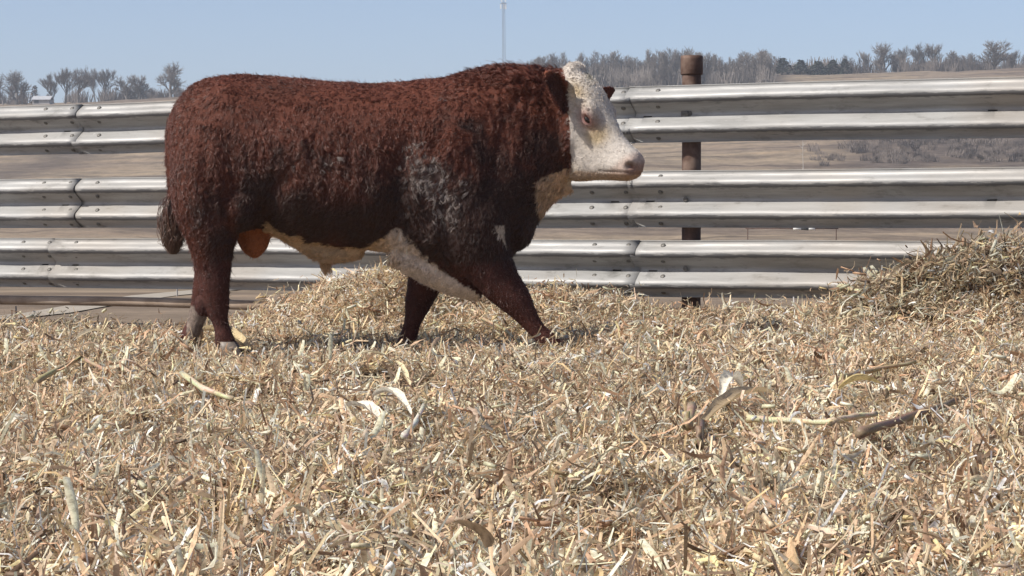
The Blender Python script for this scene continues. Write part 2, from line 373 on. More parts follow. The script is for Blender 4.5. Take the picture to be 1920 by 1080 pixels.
def pieces(n, kind, C, scale, r, tiltsd=.35, dark=None, yawsd=None, yaw0=None):
    """ribbons; C (n,3) centres. returns V, F(quads), colours"""
    if kind == 'fiber': Lm, Wm, seg, acr = (.018, .095), (.0010, .0030), 3, 2
    elif kind == 'flake': Lm, Wm, seg, acr = (.014, .085), (.0018, .0062), 3, 3
    elif kind == 'husk': Lm, Wm, seg, acr = (.05, .16), (.004, .011), 5, 3
    else: Lm, Wm, seg, acr = (.012, .05), (.002, .0055), 1, 4
    u = r.random(n)
    L = (Lm[0] + (Lm[1] - Lm[0]) * u ** 1.6) * scale; W = (Wm[0] + (Wm[1] - Wm[0]) * r.random(n) ** 1.5) * scale
    yaw = r.random(n) * 2 * np.pi if yawsd is None else r.normal(0, yawsd, n) + np.pi * (r.random(n) < .5)
    if yaw0 is not None: yaw = yaw + yaw0
    pit = r.normal(0, tiltsd, n); rol = r.normal(0, .55, n)
    cy, sy, cp, sp = np.cos(yaw), np.sin(yaw), np.cos(pit), np.sin(pit)
    T = np.stack([cy * cp, sy * cp, sp], 1)
    B0 = np.stack([-sy, cy, 0 * sy], 1); N0 = np.cross(T, B0)
    B = B0 * np.cos(rol)[:, None] + N0 * np.sin(rol)[:, None]; N = np.cross(T, B)
    N = np.where(N[:, 2:3] < 0, -N, N)
    curv = r.normal(0, .55, n) * L; side = r.normal(0, .40, n) * L
    s = np.linspace(-.5, .5, seg + 1)
    P = []
    if kind == 'chunk':
        for si in s:
            for k in range(4):
                th = k * np.pi / 2 + .4
                P.append(C + T * (si * L)[:, None] + B * (np.cos(th) * W)[:, None] + N * (np.sin(th) * W)[:, None])
        idx = [(k, (k + 1) % 4, (k + 1) % 4 + 4, k + 4) for k in range(4)] + [(3, 2, 1, 0), (4, 5, 6, 7)]
    else:
        tw = r.normal(0, .8, n)
        for si in s:
            bend = (4 * si * si)
            prof = 1.0 if kind == 'fiber' else (.25 + .95 * r.random(n)) * (1 if abs(si) < .4 else .6)
            mid = C + T * (si * L)[:, None] + N * (-curv * bend * .5)[:, None] + B * (side * bend * .5)[:, None]
            ct, st = np.cos(tw * si), np.sin(tw * si)
            Bi = B * ct[:, None] + N * st[:, None]; Ni = N * ct[:, None] - B * st[:, None]
            if acr == 2:
                for q in (-1, 1): P.append(mid + Bi * (q * W * prof)[:, None])
            else:
                fold = (r.random(n) * .8) * W
                P.append(mid - Bi * (W * prof)[:, None]); P.append(mid + Ni * (fold * prof)[:, None]); P.append(mid + Bi * (W * prof)[:, None])
        idx = []
        for i in range(seg):
            for k in range(acr - 1):
                b = i * acr + k; idx.append((b, b + 1, b + acr + 1, b + acr))
    P = np.stack(P, 1); nv = P.shape[1]
    idx = np.array(idx)
    Fc = (np.arange(n) * nv)[:, None, None] + idx[None]
    ci = r.choice(len(PAL), n, p=PW); col = PAL[ci] * (1 + .27 * r.normal(0, 1, (n, 1))).clip(.35, 1.5)
    if kind == 'flake': col = col * 1.08 + .01
    if kind == 'husk': col = col * np.array([.88, .85, .80])
    if dark is not None: col = col * dark[:, None]
    colv = np.repeat(col[:, None, :], nv, 1)
    grad = 1 + .12 * r.normal(0, 1, (n, nv, 1)); colv = (colv * grad).clip(.02, .82)
    return P.reshape(-1, 3), Fc.reshape(-1, 4), colv.reshape(-1, 3)

def join(parts):
    Vs, Fs, Cs, o = [], [], [], 0
    for v, f, c in parts: Vs.append(v); Fs.append(f + o); Cs.append(c); o += len(v)
    return np.concatenate(Vs), np.concatenate(Fs), np.concatenate(Cs)

# single stalks and husks one can point at
SEGS = []
def top_of_mat(g, extra=.0):
    """height of the tufts around a spot: a piece lying here rests on the highest of them"""
    xs = g.x + np.array([-.05, 0, .05])[:, None]; ys_ = g.y + np.linspace(-.28, .05, 9)[None, :]
    return min(float((bed(xs, ys_)).max()) + .082, float(bed(g.x, g.y)) + .14) + extra
def stalk(label, pts, rad, col, lift=.012, z=None, cat='corn stalk', grp='loose corn stalks lying on the bedding'):
    P = []
    for i, q in enumerate(pts):
        g = hit(q[0], q[1], bed)
        if len(q) > 2: g = at(q[0], q[1], q[2])
        else: g.z = top_of_mat(g, lift - .012)
        P.append(g)
    fine = []
    for i in range(len(P) - 1):
        for k in range(4): fine.append(P[i].lerp(P[i + 1], k / 4) + Vector((0, 0, rad * .25 * math.sin(k + i))))
    fine.append(P[-1])
    base = P[0].copy(); SEGS.extend(zip(P[:-1], P[1:]))
    o = empty('corn_stalk', base, label, cat, grp)
    n = len(fine); rr = [rad * (1.0 - .35 * i / n) * (1.22 if i % 4 == 0 else 1) for i in range(n)]
    rr = [q * 1.4 for q in rr]; b = MB(); b.tube(fine, rr, 8)
    rs = random.Random(len(label))
    cols = [tuple(c * rs.uniform(.8, 1.15) for c in col) for _ in b.v]
    b.build('stem', M['straw_single'], o, base, True, np.array(cols).clip(0, .82))
    # a torn leaf sheath wrapped round part of it and frayed fibres at the end
    b2 = MB(); t = (fine[-1] - fine[-2]).normalized()
    for k in range(5):
        e = fine[-1] + t * rad * rs.uniform(1.5, 5) + Vector((rs.uniform(-1, 1), rs.uniform(-1, 1), rs.uniform(-.3, 1))) * rad * 1.2
        b2.tube([fine[-1] - t * rad, e], [rad * .3, rad * .08], 3)
    cols = [tuple(c * 1.15 for c in col) for _ in b2.v]
    b2.build('frayed_end', M['straw_single'], o, base, False, np.array(cols).clip(0, .82))
    return o

def husk(label, p0, p1, wid, col, curl=.5, rise=.02, seed=1, grp='single corn husks on the bedding'):
    A = hit(p0[0], p0[1], bed); B = hit(p1[0], p1[1], bed); A.z = top_of_mat(A, .008); B.z = top_of_mat(B, .008)
    SEGS.append((A.copy(), B.copy())); t = (B - A); L = t.length; wid = wid * 1.3; t.normalize(); up = Vector((0, 0, 1)); s = t.cross(up).normalized(); up = s.cross(t)
    rs = random.Random(seed); V = []; nI, nK = 12, 7; cols = []
    for i in range(nI + 1):
        u = i / nI; pr = max(.05, math.sin(math.pi * min(1, u * .92 + .06)) ** .6)
        for k in range(nK):
            q = (k / (nK - 1)) * 2 - 1
            jag = 1 + .18 * math.sin(u * 23 + seed + k)
            V.append(A + t * (L * u) + s * (q * wid * pr * (1 - .25 * curl * q * q) * jag) + up * (rise * math.sin(math.pi * u) + curl * wid * q * q * pr + .05 * wid * math.sin(k * 2.1 + seed)))
            f = rs.uniform(.93, 1.06) * (1.08 if k % 2 else .90); cols.append(tuple(c * f for c in col))
    f = [(i * nK + k, i * nK + k + 1, (i + 1) * nK + k + 1, (i + 1) * nK + k) for i in range(nI) for k in range(nK - 1)]
    o = mesh_np('corn_husk', np.array([tuple(v) for v in V]), f, M['straw_single'], None, tuple(A), True, np.array(cols).clip(0, .84))
    tag(o, label, 'corn husk', grp); return o

PALE = (.70, .60, .40); TAN = (.50, .39, .24); BRN = (.30, .215, .14); WHT = (.78, .73, .62); GLD = (.62, .46, .22)
stalk('pale yellow stalk slanting down to the right in front of the hind legs', [(342, 770), (385, 798), (438, 826)], .0075, PALE)
stalk('grey brown bent stalk at far left below the near end of the fence', [(70, 772), (150, 722), (205, 742)], .0065, TAN)
stalk('long brown stalk lying diagonally near the right edge of the bedding', [(1612, 884), (1700, 856), (1790, 816)], .0085, BRN)
stalk('pale stalk lying just left of the long brown stalk', [(1556, 868), (1602, 858), (1642, 844)], .0065, PALE)
stalk('straight pale stalk lying level beside the split husk bundle', [(1400, 870), (1460, 868), (1556, 866)], .0068, PALE)
stalk('long tan stalk lying level below the dark hollows of the heap', [(1560, 760), (1640, 744), (1716, 728)], .007, TAN)
stalk('short thick stub of stalk standing upright in the bedding', [(1297, 826), (1290, 800, 5.55), (1286, 772, 5.56)], .009, TAN)
stalk('dark split stub of stalk standing upright beside the thick stub', [(1314, 866), (1312, 838, 5.2), (1310, 800, 5.22)], .007, BRN)
stalk('slim pale stalk leaning up to the right below the belly shadow', [(758, 880), (778, 852), (796, 824)], .006, WHT)
stalk('bent pale stalk on the lower left slope of the heap', [(1530, 606), (1576, 590), (1614, 594)], .010, PALE)
stalk('thin pale straw lying level on the left edge of the bedding', [(178, 604), (230, 610), (300, 612)], .004, PALE)
stalk('tan stalk pointing at the front hoof across the bedding', [(905, 640), (945, 662), (985, 690)], .006, TAN)
husk('rumpled cream husk lying in front of the near hind hoof', (378, 668), (468, 700), .030, (.62, .50, .30), .8, .03, 2)
husk('yellow boat shaped husk at lower right between two stalks', (1572, 795), (1652, 788), .016, (.74, .60, .30), .9, .02, 3)
husk('white torn husk at lower middle beside a dark hollow', (652, 836), (722, 872), .018, WHT, .7, .02, 4)
husk('pale husk arching over the dark hollow at lower middle', (700, 820), (772, 842), .014, WHT, .9, .035, 5)
husk('slim pointed cream husk below the far front hoof', (742, 752), (770, 792), .009, (.74, .64, .42), .6, .015, 6)
husk('flat cream husk lying level left of the slim pointed one', (668, 752), (732, 740), .012, (.72, .64, .46), .4, .015, 7)
husk('white husk standing open near the upright stubs', (1352, 816), (1392, 794), .020, WHT, .8, .05, 8)
husk('split tan husk bundle slanting towards the upright stubs', (1322, 872), (1446, 806), .022, TAN, .6, .03, 9)
husk('small white husk at the lower left edge', (12, 880), (62, 866), .016, WHT, .5, .02, 10)
husk('cream husk lying at left behind the bent stalk', (146, 690), (200, 676), .014, (.68, .58, .40), .5, .02, 11)
husk('whitish husk chips lying left of the rumpled cream husk', (298, 690), (352, 696), .014, WHT, .5, .02, 12)
husk('long pale husk lying on the crest of the heap', (1655, 494), (1742, 470), .028, (.60, .50, .38), .6, .03, 13)
husk('short curled husk on the heap right of the long pale one', (1762, 500), (1812, 484), .022, (.52, .42, .30), .8, .03, 14)

# upright bundles of stems
def tuft(name, label, px, py, Y, hgt, n, spread, cols, rad=.0035):
    base = at(px, py, Y); o = empty(name, base, label, 'stalk bundle'); rs = random.Random(n)
    for k in range(n):
        a = rs.uniform(-1, 1); b_ = rs.uniform(-1, 1); h = hgt * rs.uniform(.6, 1.05)
        p0 = base + Vector((a * spread * .45, b_ * spread * .3, -.03)); p2 = base + Vector((a * spread + rs.uniform(-.01, .01), b_ * spread * .5, h))
        p1 = p0.lerp(p2, .5) + Vector((a * spread * -.2, 0, 0))
        b = MB(); b.tube([p0, p1, p2], [rad * rs.uniform(1, 1.6), rad, rad * .4], 4)
        c = rs.choice(cols); b.build('stem', M['straw_single'], o, base, False, np.array([tuple(q * rs.uniform(.85, 1.15) for q in c) for _ in b.v]).clip(0, .8))
    return o
tuft('stem_bundle', 'upright fan of broken reddish tan stems just right of the front leg', 1040, 598, 11.55, .17, 26, .075, [(.42, .27, .16), (.5, .36, .22), (.33, .2, .12)])
tuft('root_clump', 'knotted upright root end of a stalk on top of the heap at right', 1890, 508, 10.7, .15, 16, .05, [(.24, .17, .11), (.34, .26, .17), (.46, .38, .25)], .006)
tuft('stem_bundle', 'small grey bundle of stems poking from the crest of the heap', 1768, 486, 10.7, .075, 9, .035, [(.3, .24, .17), (.5, .42, .32)], .003)

# room round the single pieces, so that they lie on top of the mat
def crowd(x, y):
    d = np.full(len(x), 9.0)
    for A, B in SEGS:
        ab = np.array([B.x - A.x, B.y - A.y]); t = np.clip(((x - A.x) * ab[0] + (y - A.y) * ab[1]) / (ab @ ab + 1e-9), 0, 1)
        dx = x - A.x - t * ab[0]; dy = y - A.y - t * ab[1]; dy = np.where(dy < 0, dy * .38, dy * 1.3); d = np.minimum(d, np.hypot(dx, dy))
    return d
clumps = bpy.data.collections.new('stover_clumps')      # not linked: only feeds the scatter below
NV = 22
for i in range(NV):
    r = np.random.default_rng(100 + i)
    def cen(n, sp=.062, zt=.020):
        c = r.normal(0, sp, (n, 3)); c[:, 2] = r.random(n) * zt; return c
    V, Fq, Cc = join([pieces(84, 'fiber', cen(84), 1.0, r, .48, None, .75), pieces(44, 'flake', cen(44), 1.0, r, .42, None, .7),
                      pieces(10, 'chunk', cen(10), 1.0, r, .3), pieces(4, 'husk', cen(4), .8, r, .14, None, .6)])
    o = mesh_np('stover_clump', V, Fq, M['straw'], cols=Cc); S.collection.objects.unlink(o); clumps.objects.link(o)

def scatter_points(n, seed, ylo=2.7, yhi=12.9, power=.55):
    r = np.random.default_rng(seed); X = []; Yv = []
    m_ = 0
    while m_ < n:
        y = ylo + (yhi - ylo) * r.random(n); x = (r.random(n) * 2 - 1) * (.27 * yhi + .5)
        keep = (np.abs(x) < .265 * y + .45) & (r.random(n) < (ylo / y) ** power) & (y < fence_y(x) + .15)
        X.append(x[keep]); Yv.append(y[keep]); m_ += keep.sum()
    x = np.concatenate(X)[:n]; y = np.concatenate(Yv)[:n]
    return x, y, r

# shade of material (wet / mouldy stover is darker in the heap and along the left edge)
def stain(x, y):
    d = 1 - .32 * sstep(1.35, 1.9, x) * sstep(10.0, 10.35, y)
    d = d * (1 - .55 * np.exp(-((x + 2.45) / .33) ** 2) * sstep(11.55, 11.75, y)) * (1 - .35 * np.exp(-((x + 1.85) / .3) ** 2) * sstep(11.6, 11.75, y))
    d = d * (1 + .16 * fbm(x / .35, y / .35, 71, 3))
    return d.clip(.3, 1.2)

NI = 19500
x, y, r = scatter_points(NI, 11)
keep = fbm(x / .16, y / .20, 205, 2) + .35 * fbm(x / .8, y / .8, 207, 2) < .36          # bare dark gaps between the matted swaths
x, y = x[keep], y[keep]; NI = len(x)
z = bed(x, y) + r.random(NI) * .016 - .008 - .030 * (1 - sstep(.03, .09, crowd(x, y)))
e = .05
gxn = (bed(x + e, y) - bed(x - e, y)) / (2 * e); gyn = (bed(x, y + e) - bed(x, y - e)) / (2 * e)
me = bpy.data.meshes.new('corn_stover'); me.vertices.add(NI)
me.vertices.foreach_set('co', np.stack([x, y, z], 1).astype(np.float32).ravel())
rot = np.stack([np.arctan(gyn) + r.normal(0, .22, NI), -np.arctan(gxn) + r.normal(0, .22, NI), (3.4 * fbm(x / .45, y / .6, 201, 2) + r.normal(0, .55, NI))], 1).astype(np.float32)
a = me.attributes.new('rot', 'FLOAT_VECTOR', 'POINT'); a.data.foreach_set('vector', rot.ravel())
sc_ = (.72 + .62 * r.random(NI) + .12 * sstep(5, 11, y)).astype(np.float32) * (1 + .35 * sstep(1.5, 2.0, x) * sstep(10, 10.4, y)).astype(np.float32)
a = me.attributes.new('scl', 'FLOAT', 'POINT'); a.data.foreach_set('value', sc_)
a = me.attributes.new('idx', 'INT', 'POINT'); a.data.foreach_set('value', r.integers(0, NV, NI).astype(np.int32))
a = me.attributes.new('stain', 'FLOAT', 'POINT'); a.data.foreach_set('value', stain(x, y).astype(np.float32))
so = bpy.data.objects.new('corn_stover', me); S.collection.objects.link(so)
tag(so, 'dry chopped corn stover bedding covering the whole pen floor', 'bedding', kind='stuff')
ng = bpy.data.node_groups.new('scatter', 'GeometryNodeTree')
ng.interface.new_socket('Geometry', in_out='INPUT', socket_type='NodeSocketGeometry')
ng.interface.new_socket('Geometry', in_out='OUTPUT', socket_type='NodeSocketGeometry')
N_ = ng.nodes.new; gi = N_('NodeGroupInput'); go = N_('NodeGroupOutput')
iop = N_('GeometryNodeInstanceOnPoints'); ci = N_('GeometryNodeCollectionInfo')
ci.inputs['Collection'].default_value = clumps; ci.inputs['Separate Children'].default_value = True; ci.inputs['Reset Children'].default_value = True
def named(nm, ty):
    n = N_('GeometryNodeInputNamedAttribute'); n.data_type = ty; n.inputs['Name'].default_value = nm
    return [o_ for o_ in n.outputs if o_.enabled and o_.name == 'Attribute'][0]
lk = ng.links.new
lk(gi.outputs[0], iop.inputs['Points']); lk(ci.outputs[0], iop.inputs['Instance'])
iop.inputs['Pick Instance'].default_value = True
lk(named('idx', 'INT'), iop.inputs['Instance Index']); lk(named('rot', 'FLOAT_VECTOR'), iop.inputs['Rotation']); lk(named('scl', 'FLOAT'), iop.inputs['Scale'])
lk(iop.outputs[0], go.inputs[0])
md = so.modifiers.new('scatter', 'NODES'); md.node_group = ng
# the clump material is multiplied by the stain carried on each instance
nt = M['straw'].node_tree
ia = nt.nodes.new('ShaderNodeAttribute'); ia.attribute_type = 'INSTANCER'; ia.attribute_name = 'stain'
for n in [q for q in nt.nodes if q.type == 'MIX' and q.blend_type == 'MULTIPLY'][:1]:
    if True:
        src = n.inputs[6].links[0].from_socket
        mm = mix(nt, 1.0, src, ia.outputs['Color'], 'MULTIPLY')
        nt.links.new(mm, n.inputs[6])

# unique loose pieces on top: longer stalks strips and husks of every size
x, y, r = scatter_points(34000, 12, power=.8); kc = crowd(x, y) > .06; x, y = x[kc], y[kc];  z = bed(x, y) + .012 + .02 * r.random(len(x)); dk = stain(x, y)
C = np.stack([x, y, z], 1); yw = 3.4 * fbm(x / .45, y / .6, 201, 2)
h1, h2, h3 = 18000, 29000, 31600
loose = [pieces(h1, 'fiber', C[:h1], 2.1, r, .40, dk[:h1], .8, yw[:h1]), pieces(h2 - h1, 'flake', C[h1:h2], 2.1, r, .40, dk[h1:h2], .8, yw[h1:h2]),
         pieces(h3 - h2, 'chunk', C[h2:h3], 1.0, r, .3, dk[h2:h3]), pieces(len(x) - h3, 'husk', C[h3:], 1.25, r, .22, dk[h3:], .7, yw[h3:])]
V, Fq, Cc = join(loose)
tag(mesh_np('loose_stover', V, Fq, M['straw_single'], cols=Cc), 'loose husk strips and stalk splinters strewn over the bedding', 'bedding', kind='stuff')

# heap at right: coarse tangled stalks
n = 2600; r = np.random.default_rng(13)
x = 1.25 + 1.9 * r.random(n) ** .8; y = 10.0 + 1.15 * r.random(n); k = bed(x, y) > .10; x, y = x[k], y[k]
C = np.stack([x, y, bed(x, y) + .015 + .05 * r.random(len(x)) ** 2], 1); n = len(x); h = n // 2
V, Fq, Cc = join([pieces(h, 'fiber', C[:h], 1.7, r, .6, .6 + .4 * r.random(h)), pieces(n - h, 'husk', C[h:], 1.15, r, .5, .6 + .4 * r.random(n - h))])
tag(mesh_np('tangled_stalks', V, Fq, M['straw_single'], cols=Cc), 'tangle of weathered brown stalks and leaves on the heap at right', 'bedding', kind='stuff')

# ------------------------------------------------------------------ guardrail fence
fdir = Vector((FD.x, FD.y, 0)); fn = Vector((FD.y, -FD.x, 0))    # fn points to the camera side
if fn.y > 0: fn = -fn
def fpt(s, d=0, z=0): return Vector((FA.x, FA.y, 0)) + fdir * s + fn * d + Vector((0, 0, z))
def s_at(px):                                                     # distance along the fence seen at a pixel column
    k = (px - 960) / F; return (k * FA.y - FA.x) / (FD.x - k * FD.y)
base = fpt(s_at(1287), 0, -.1)
fence = empty('guardrail_fence', base, 'fence of three weathered corrugated steel guardrails behind the bull', 'fence')
PRO = [(0.000, .012), (.015, .004), (.14, .066), (.17, .077), (.205, .083), (.245, .083), (.28, .077), (.31, .066), (.445, .010), (.47, .002), (.5, 0),
       (.53, .002), (.555, .010), (.69, .066), (.72, .077), (.755, .083), (.795, .083), (.83, .077), (.86, .066), (.985, .004), (1.0, .012)]
RH = .312
def rail(s0, s1, ztop, off, seed, slots, dz0=0, dz1=0):
    cuts = set(np.linspace(s0, s1, int((s1 - s0) / .08) + 2)); 
    for c_ in slots: cuts |= {c_ - .026, c_ + .026}
    cuts = sorted(cuts); V = []; cols = []
    for s in cuts:
        u = (s - s0) / (s1 - s0); wv = .004 * float(vnoise(s * 1.3, seed * 3.1, seed)) + dz0 * (1 - u) + dz1 * u
        dn = .007 * float(vnoise(s * 2.1, seed * 7.7, seed + 5))
        flare = .004 * math.exp(-(u * (s1 - s0)) / .03)
        for zf, d in PRO:
            dent = .0035 * float(vnoise(s * 7, zf * 6 + seed, seed + 9))
            V.append(tuple(fpt(s, d + off + dn + dent + flare, ztop - zf * RH + wv)))
            cr = math.exp(-((zf - .27) / .035) ** 2) + math.exp(-((zf - .82) / .035) ** 2)
            cols.append((min(1, cr), 0, 0))
    n = len(PRO); f = []
    for i in range(len(cuts) - 1):
        mid = (cuts[i] + cuts[i + 1]) / 2; hole = any(abs(mid - c_) < .0255 for c_ in slots)
        for k in range(n - 1):
            if hole and k == 11: continue
            a = i * n + k; f.append((a, a + n, a + n + 1, a + 1))
    o = mesh_np('rail', np.array(V), f, M['rail'], fence, tuple(base), True, np.array(cols))
    for c_ in slots:                                   # black plate added behind each slot so the hole looks dark
        rot = Matrix((fdir, fn, Vector((0, 0, 1)))).transposed()
        MB().box(fpt(c_, off - .022, ztop - .52 * RH), (.14, .006, .07), rot).build('slot_shade_plate', M['black'], o, tuple(base))
    sd = o.modifiers.new('thickness', 'SOLIDIFY'); sd.thickness = .003; sd.offset = 0
    return o
bm_ = MB(); bm_.tube([(0, 0, 0), (0, 0, .002), (0, 0, .0045), (0, 0, .0055)], [.014, .014, .010, .004], 10)
boltm = None
def bolt(parent, s, z, d, nrm):
    global boltm
    P = fpt(s, d, z)
    if boltm is None:
        o = bm_.build('bolt', M['bolt'], parent, (0, 0, 0), True); boltm = o.data
    else:
        o = bpy.data.objects.new('bolt', boltm); S.collection.objects.link(o); o.parent = parent
    o.location = P - base; o.rotation_euler = nrm.to_track_quat('Z', 'Y').to_euler()
def dface(zf):
    for (z0, d0), (z1, d1) in zip(PRO, PRO[1:]):
        if z0 <= zf <= z1: return d0 + (d1 - d0) * (zf - z0) / (z1 - z0)
sR = s_at(1192); sL = s_at(160); sRb = s_at(1202); sLb = s_at(116)
labels = {0: 'top', 1: 'middle', 2: 'bottom'}
for lv, (zt, jl, jr) in enumerate([(1.285, sL, sR), (.812, s_at(156), s_at(1197)), (.431, sLb, sRb)]):
    for k, (a0, a1) in enumerate([(jl - 3.8, jl), (jl - .03, jr), (jr - .03, jr + 3.9)]):
        sl_ = []
        for c_ in (jl - .12, jl + .12 if lv == 2 else -99, jr - .14 if lv else -99, jr + .075, s_at(1860)):
            if a0 + .06 < c_ < a1 - .06 and c_ > -50: sl_.append(c_)
        dzl = {0: (-.016, -.006), 1: (-.012, 0), 2: (-.008, 0)}[lv] if k < 2 else (0, {0: -.004, 1: .012, 2: .012}[lv])
        dz = (dzl[0], dzl[0]) if k == 0 else (dzl if k == 1 else (dzl[0], dzl[1]))
        o = rail(a0, a1, zt, .006 * (2 - k), 3 * lv + k, sl_, dz[0], dz[1])
        for dd in ((-.262, -.055) if k < 2 else ()):
            for zf in (.09, .37, .64, .925):
                sgn = -1 if zf in (.37, .925) else 1
                nrm = (fn + Vector((0, 0, .9 * sgn))).normalized()
                s_ = (jl if k == 0 else jr) + dd
                zz = zt - zf * RH + (dz[1])
                bolt(o, s_, zz, dface(zf) + .006 * (2 - k) + .001, nrm)
        if k > 0:
            for zf in (.09, .37, .64, .925):
                sgn = -1 if zf in (.37, .925) else 1
                nrm = (fn + Vector((0, 0, .9 * sgn))).normalized()
                bolt(o, (jl if k == 1 else jr) + .15, zt - zf * RH + dz[0], dface(zf) + .006 * (2 - k) + .001, nrm)
def post(s, label=None):
    b = MB(); c = fpt(s, -.072); R = .053
    b.tube([c + Vector((0, 0, z)) for z in (-.35, 0, .4, .8, 1.2, 1.375)], [R] * 6, 28, False)
    o = b.build('post', M['rust'], fence, tuple(base), True)
    if label: o['label'] = label
    R2 = .062; b = MB()
    b.tube([c + Vector((.0, 0, z)) for z in (1.345, 1.347, 1.352, 1.43, 1.45, 1.452)], [R, R2 - .003, R2, R2, R2, R2 - .007], 28, False)
    zt = 1.452
    b.tube([c + Vector((0, 0, z)) for z in (1.452, 1.448, 1.36)], [R2 - .007, R2 - .012, R2 - .012], 28, False)
    b.build('collar', M['rust'], o, tuple(base), True)
    for zc in (1.285 - .155, .812 - .155, .431 - .155):                # brackets and nuts that hold the rails
        rot = Matrix((fdir, fn, Vector((0, 0, 1)))).transposed()
        b = MB(); b.box(fpt(s, .006, zc), (.06, .008, .055), rot)
        if zc > .9: b.build('bracket', M['bolt'], o, tuple(base))
        bolt(o, s + (.004 if zc > .9 else 0), zc, .014, fn)
    b = MB(); q = fpt(s - .02, 0.0, .02)
    b.tube([q + Vector((0, 0, -.03)), q + Vector((0, 0, .012)), q + Vector((0, 0, .03))], [.04, .04, .018], 12)
    b.build('cap_end', M['pipe'], o, tuple(base), True)
post(s_at(1287))
b = MB(); pts = [fpt(s, -.05, .018 + .006 * math.sin(s * 1.7)) for s in np.linspace(-3, 10.5, 30)]
b.tube(pts, .030, 12); b.build('bottom_pipe', M['pipe'], fence, tuple(base), True)

# ------------------------------------------------------------------ far things
def bare_tree_mesh(seed, h=12.0, spread=.42, levels=4, lean=0, trunk_r=.22, fork=.28, up=.25):
    rs = random.Random(seed); T = MB(); Cn = MB()
    def br(p, d, L, r, lv):
        n = 3 if lv < 2 else 2; pts = [p]; q = p; dd = d.copy()
        for i in range(n):
            dd = (dd + Vector((rs.uniform(-1, 1), rs.uniform(-1, 1), rs.uniform(-.3, 1) * up)) * .22).normalized()
            q = q + dd * L / n; pts.append(q)
        rr = [r * (1 - .35 * i / n) for i in range(n + 1)]
        (T if lv == 0 else Cn).tube(pts, rr, 6 if lv == 0 else 3, False)
        if lv >= levels: return
        k = (rs.randint(4, 5) if lv < levels - 1 else rs.randint(4, 6)) if levels > 3 else rs.randint(5, 7)
        if lv == 0: k = 5 if levels > 3 else 9
        for j in range(k):
            u = rs.uniform(.35, 1) if (lv or levels > 3) else rs.uniform(.12, 1)
            i = min(n - 1, int(u * n)); pp = pts[i].lerp(pts[i + 1], u * n - i)
            ang = rs.uniform(0, 6.283); side = Vector((math.cos(ang), math.sin(ang), 0))
            side = (side - dd * side.dot(dd)).normalized()
            nd = (dd * (1 - spread) + side * rs.uniform(.5, 1.1) * spread * 1.7 + Vector((0, 0, up * .5))).normalized()
            br(pp, nd, L * rs.uniform(.55, .78), max(r * rs.uniform(.42, .6), .027 if levels > 3 else .05), lv + 1)
        br(pts[-1], (dd + Vector((rs.uniform(-.3, .3), rs.uniform(-.3, .3), .1))).normalized(), L * .66, max(r * .6, .027 if levels > 3 else .05), lv + 1)
    br(Vector((0, 0, -.5)), Vector((lean, 0, 1)).normalized(), h * fork + .5, trunk_r, 0)
    zmax = max(v.z for v in Cn.v); k = h / zmax
    for B_ in (T, Cn): B_.v = [v * k for v in B_.v]
    return T, Cn
variants = []
for i, (sp, lv, tr_, fk, up_) in enumerate([(.42, 4, .26, .24, .4), (.34, 4, .24, .26, .6), (.46, 4, .28, .18, .3), (.36, 4, .25, .28, .5), (.30, 4, .20, .34, .7), (.46, 4, .24, .15, .4), (.28, 3, .2, .62, .7), (.34, 3, .2, .5, .6)]):
    T, Cn = bare_tree_mesh(40 + i, 12, sp, lv, random.uniform(-.1, .1), tr_, fk, up_)
    to = T.build('trunk', M['bark'], None, (0, 0, 0), True); co = Cn.build('crown', M['twig'])
    variants.append((to.data, co.data, np.array([tuple(v) for v in T.v]), [f for f in T.f], np.array([tuple(v) for v in Cn.v]), [f for f in Cn.f]))
    bpy.data.objects.remove(to); bpy.data.objects.remove(co)
# clump of slender woodland stems, the unit the woods are made of
T = MB(); Cn = MB(); r2 = random.Random(77)
for i in range(9):
    x0, y0 = r2.uniform(-2.6, 2.6), r2.uniform(-2, 2); hh = 12 * r2.uniform(.62, 1.0); lx = r2.uniform(-.5, .5)
    pts = [Vector((x0 + lx * k / 4 + r2.uniform(-.12, .12), y0, -1.2 + (hh + 1.2) * k / 4)) for k in range(5)]
    T.tube(pts, [.15, .13, .10, .07, .03], 4, False)
    for k in range(46):
        u = r2.uniform(.22, 1); z = hh * u; a = r2.uniform(0, 6.28); L_ = r2.uniform(.6, 1.9) * (1.25 - .6 * u)
        p0 = Vector((x0 + lx * u, y0, z)); p1 = p0 + Vector((math.cos(a) * L_ * .5, math.sin(a) * L_ * .5, L_ * .45)); p2 = p1 + Vector((math.cos(a) * L_ * .25, math.sin(a) * L_ * .25, L_ * .6))
        Cn.tube([p0, p1, p2], [.05, .042, .03], 3, False)
        Cn.tube([p1, p1 + Vector((r2.uniform(-.5, .5), r2.uniform(-.5, .5), r2.uniform(.3, .8)))], [.036, .03], 3, False)
variants.append((None, None, np.array([tuple(v) for v in T.v]), [f for f in T.f], np.array([tuple(v) for v in Cn.v]), [f for f in Cn.f]))
Cn = MB()
for i in range(46):
    a = r2.uniform(0, 6.28); q = r2.uniform(0, 1) ** .6 * 5; p0 = Vector((math.cos(a) * q, math.sin(a) * q, -.8)); L_ = 12 * r2.uniform(.45, 1) * (1 - .07 * q)
    p1 = p0 + Vector((r2.uniform(-2.6, 2.6), r2.uniform(-2, 2), L_ + .8)); Cn.tube([p0, p0.lerp(p1, .55) + Vector((r2.uniform(-.5, .5), 0, 0)), p1], [.22, .17, .10], 3, False)
e_ = np.zeros((0, 3)); variants.append((None, None, np.array([tuple(v) for v in Cn.v]), [f for f in Cn.f], e_, []))
def ridge_pt(px, Y):
    x = (px - 960) / F * Y; return Vector((x, Y, float(terrain(x, Y))))
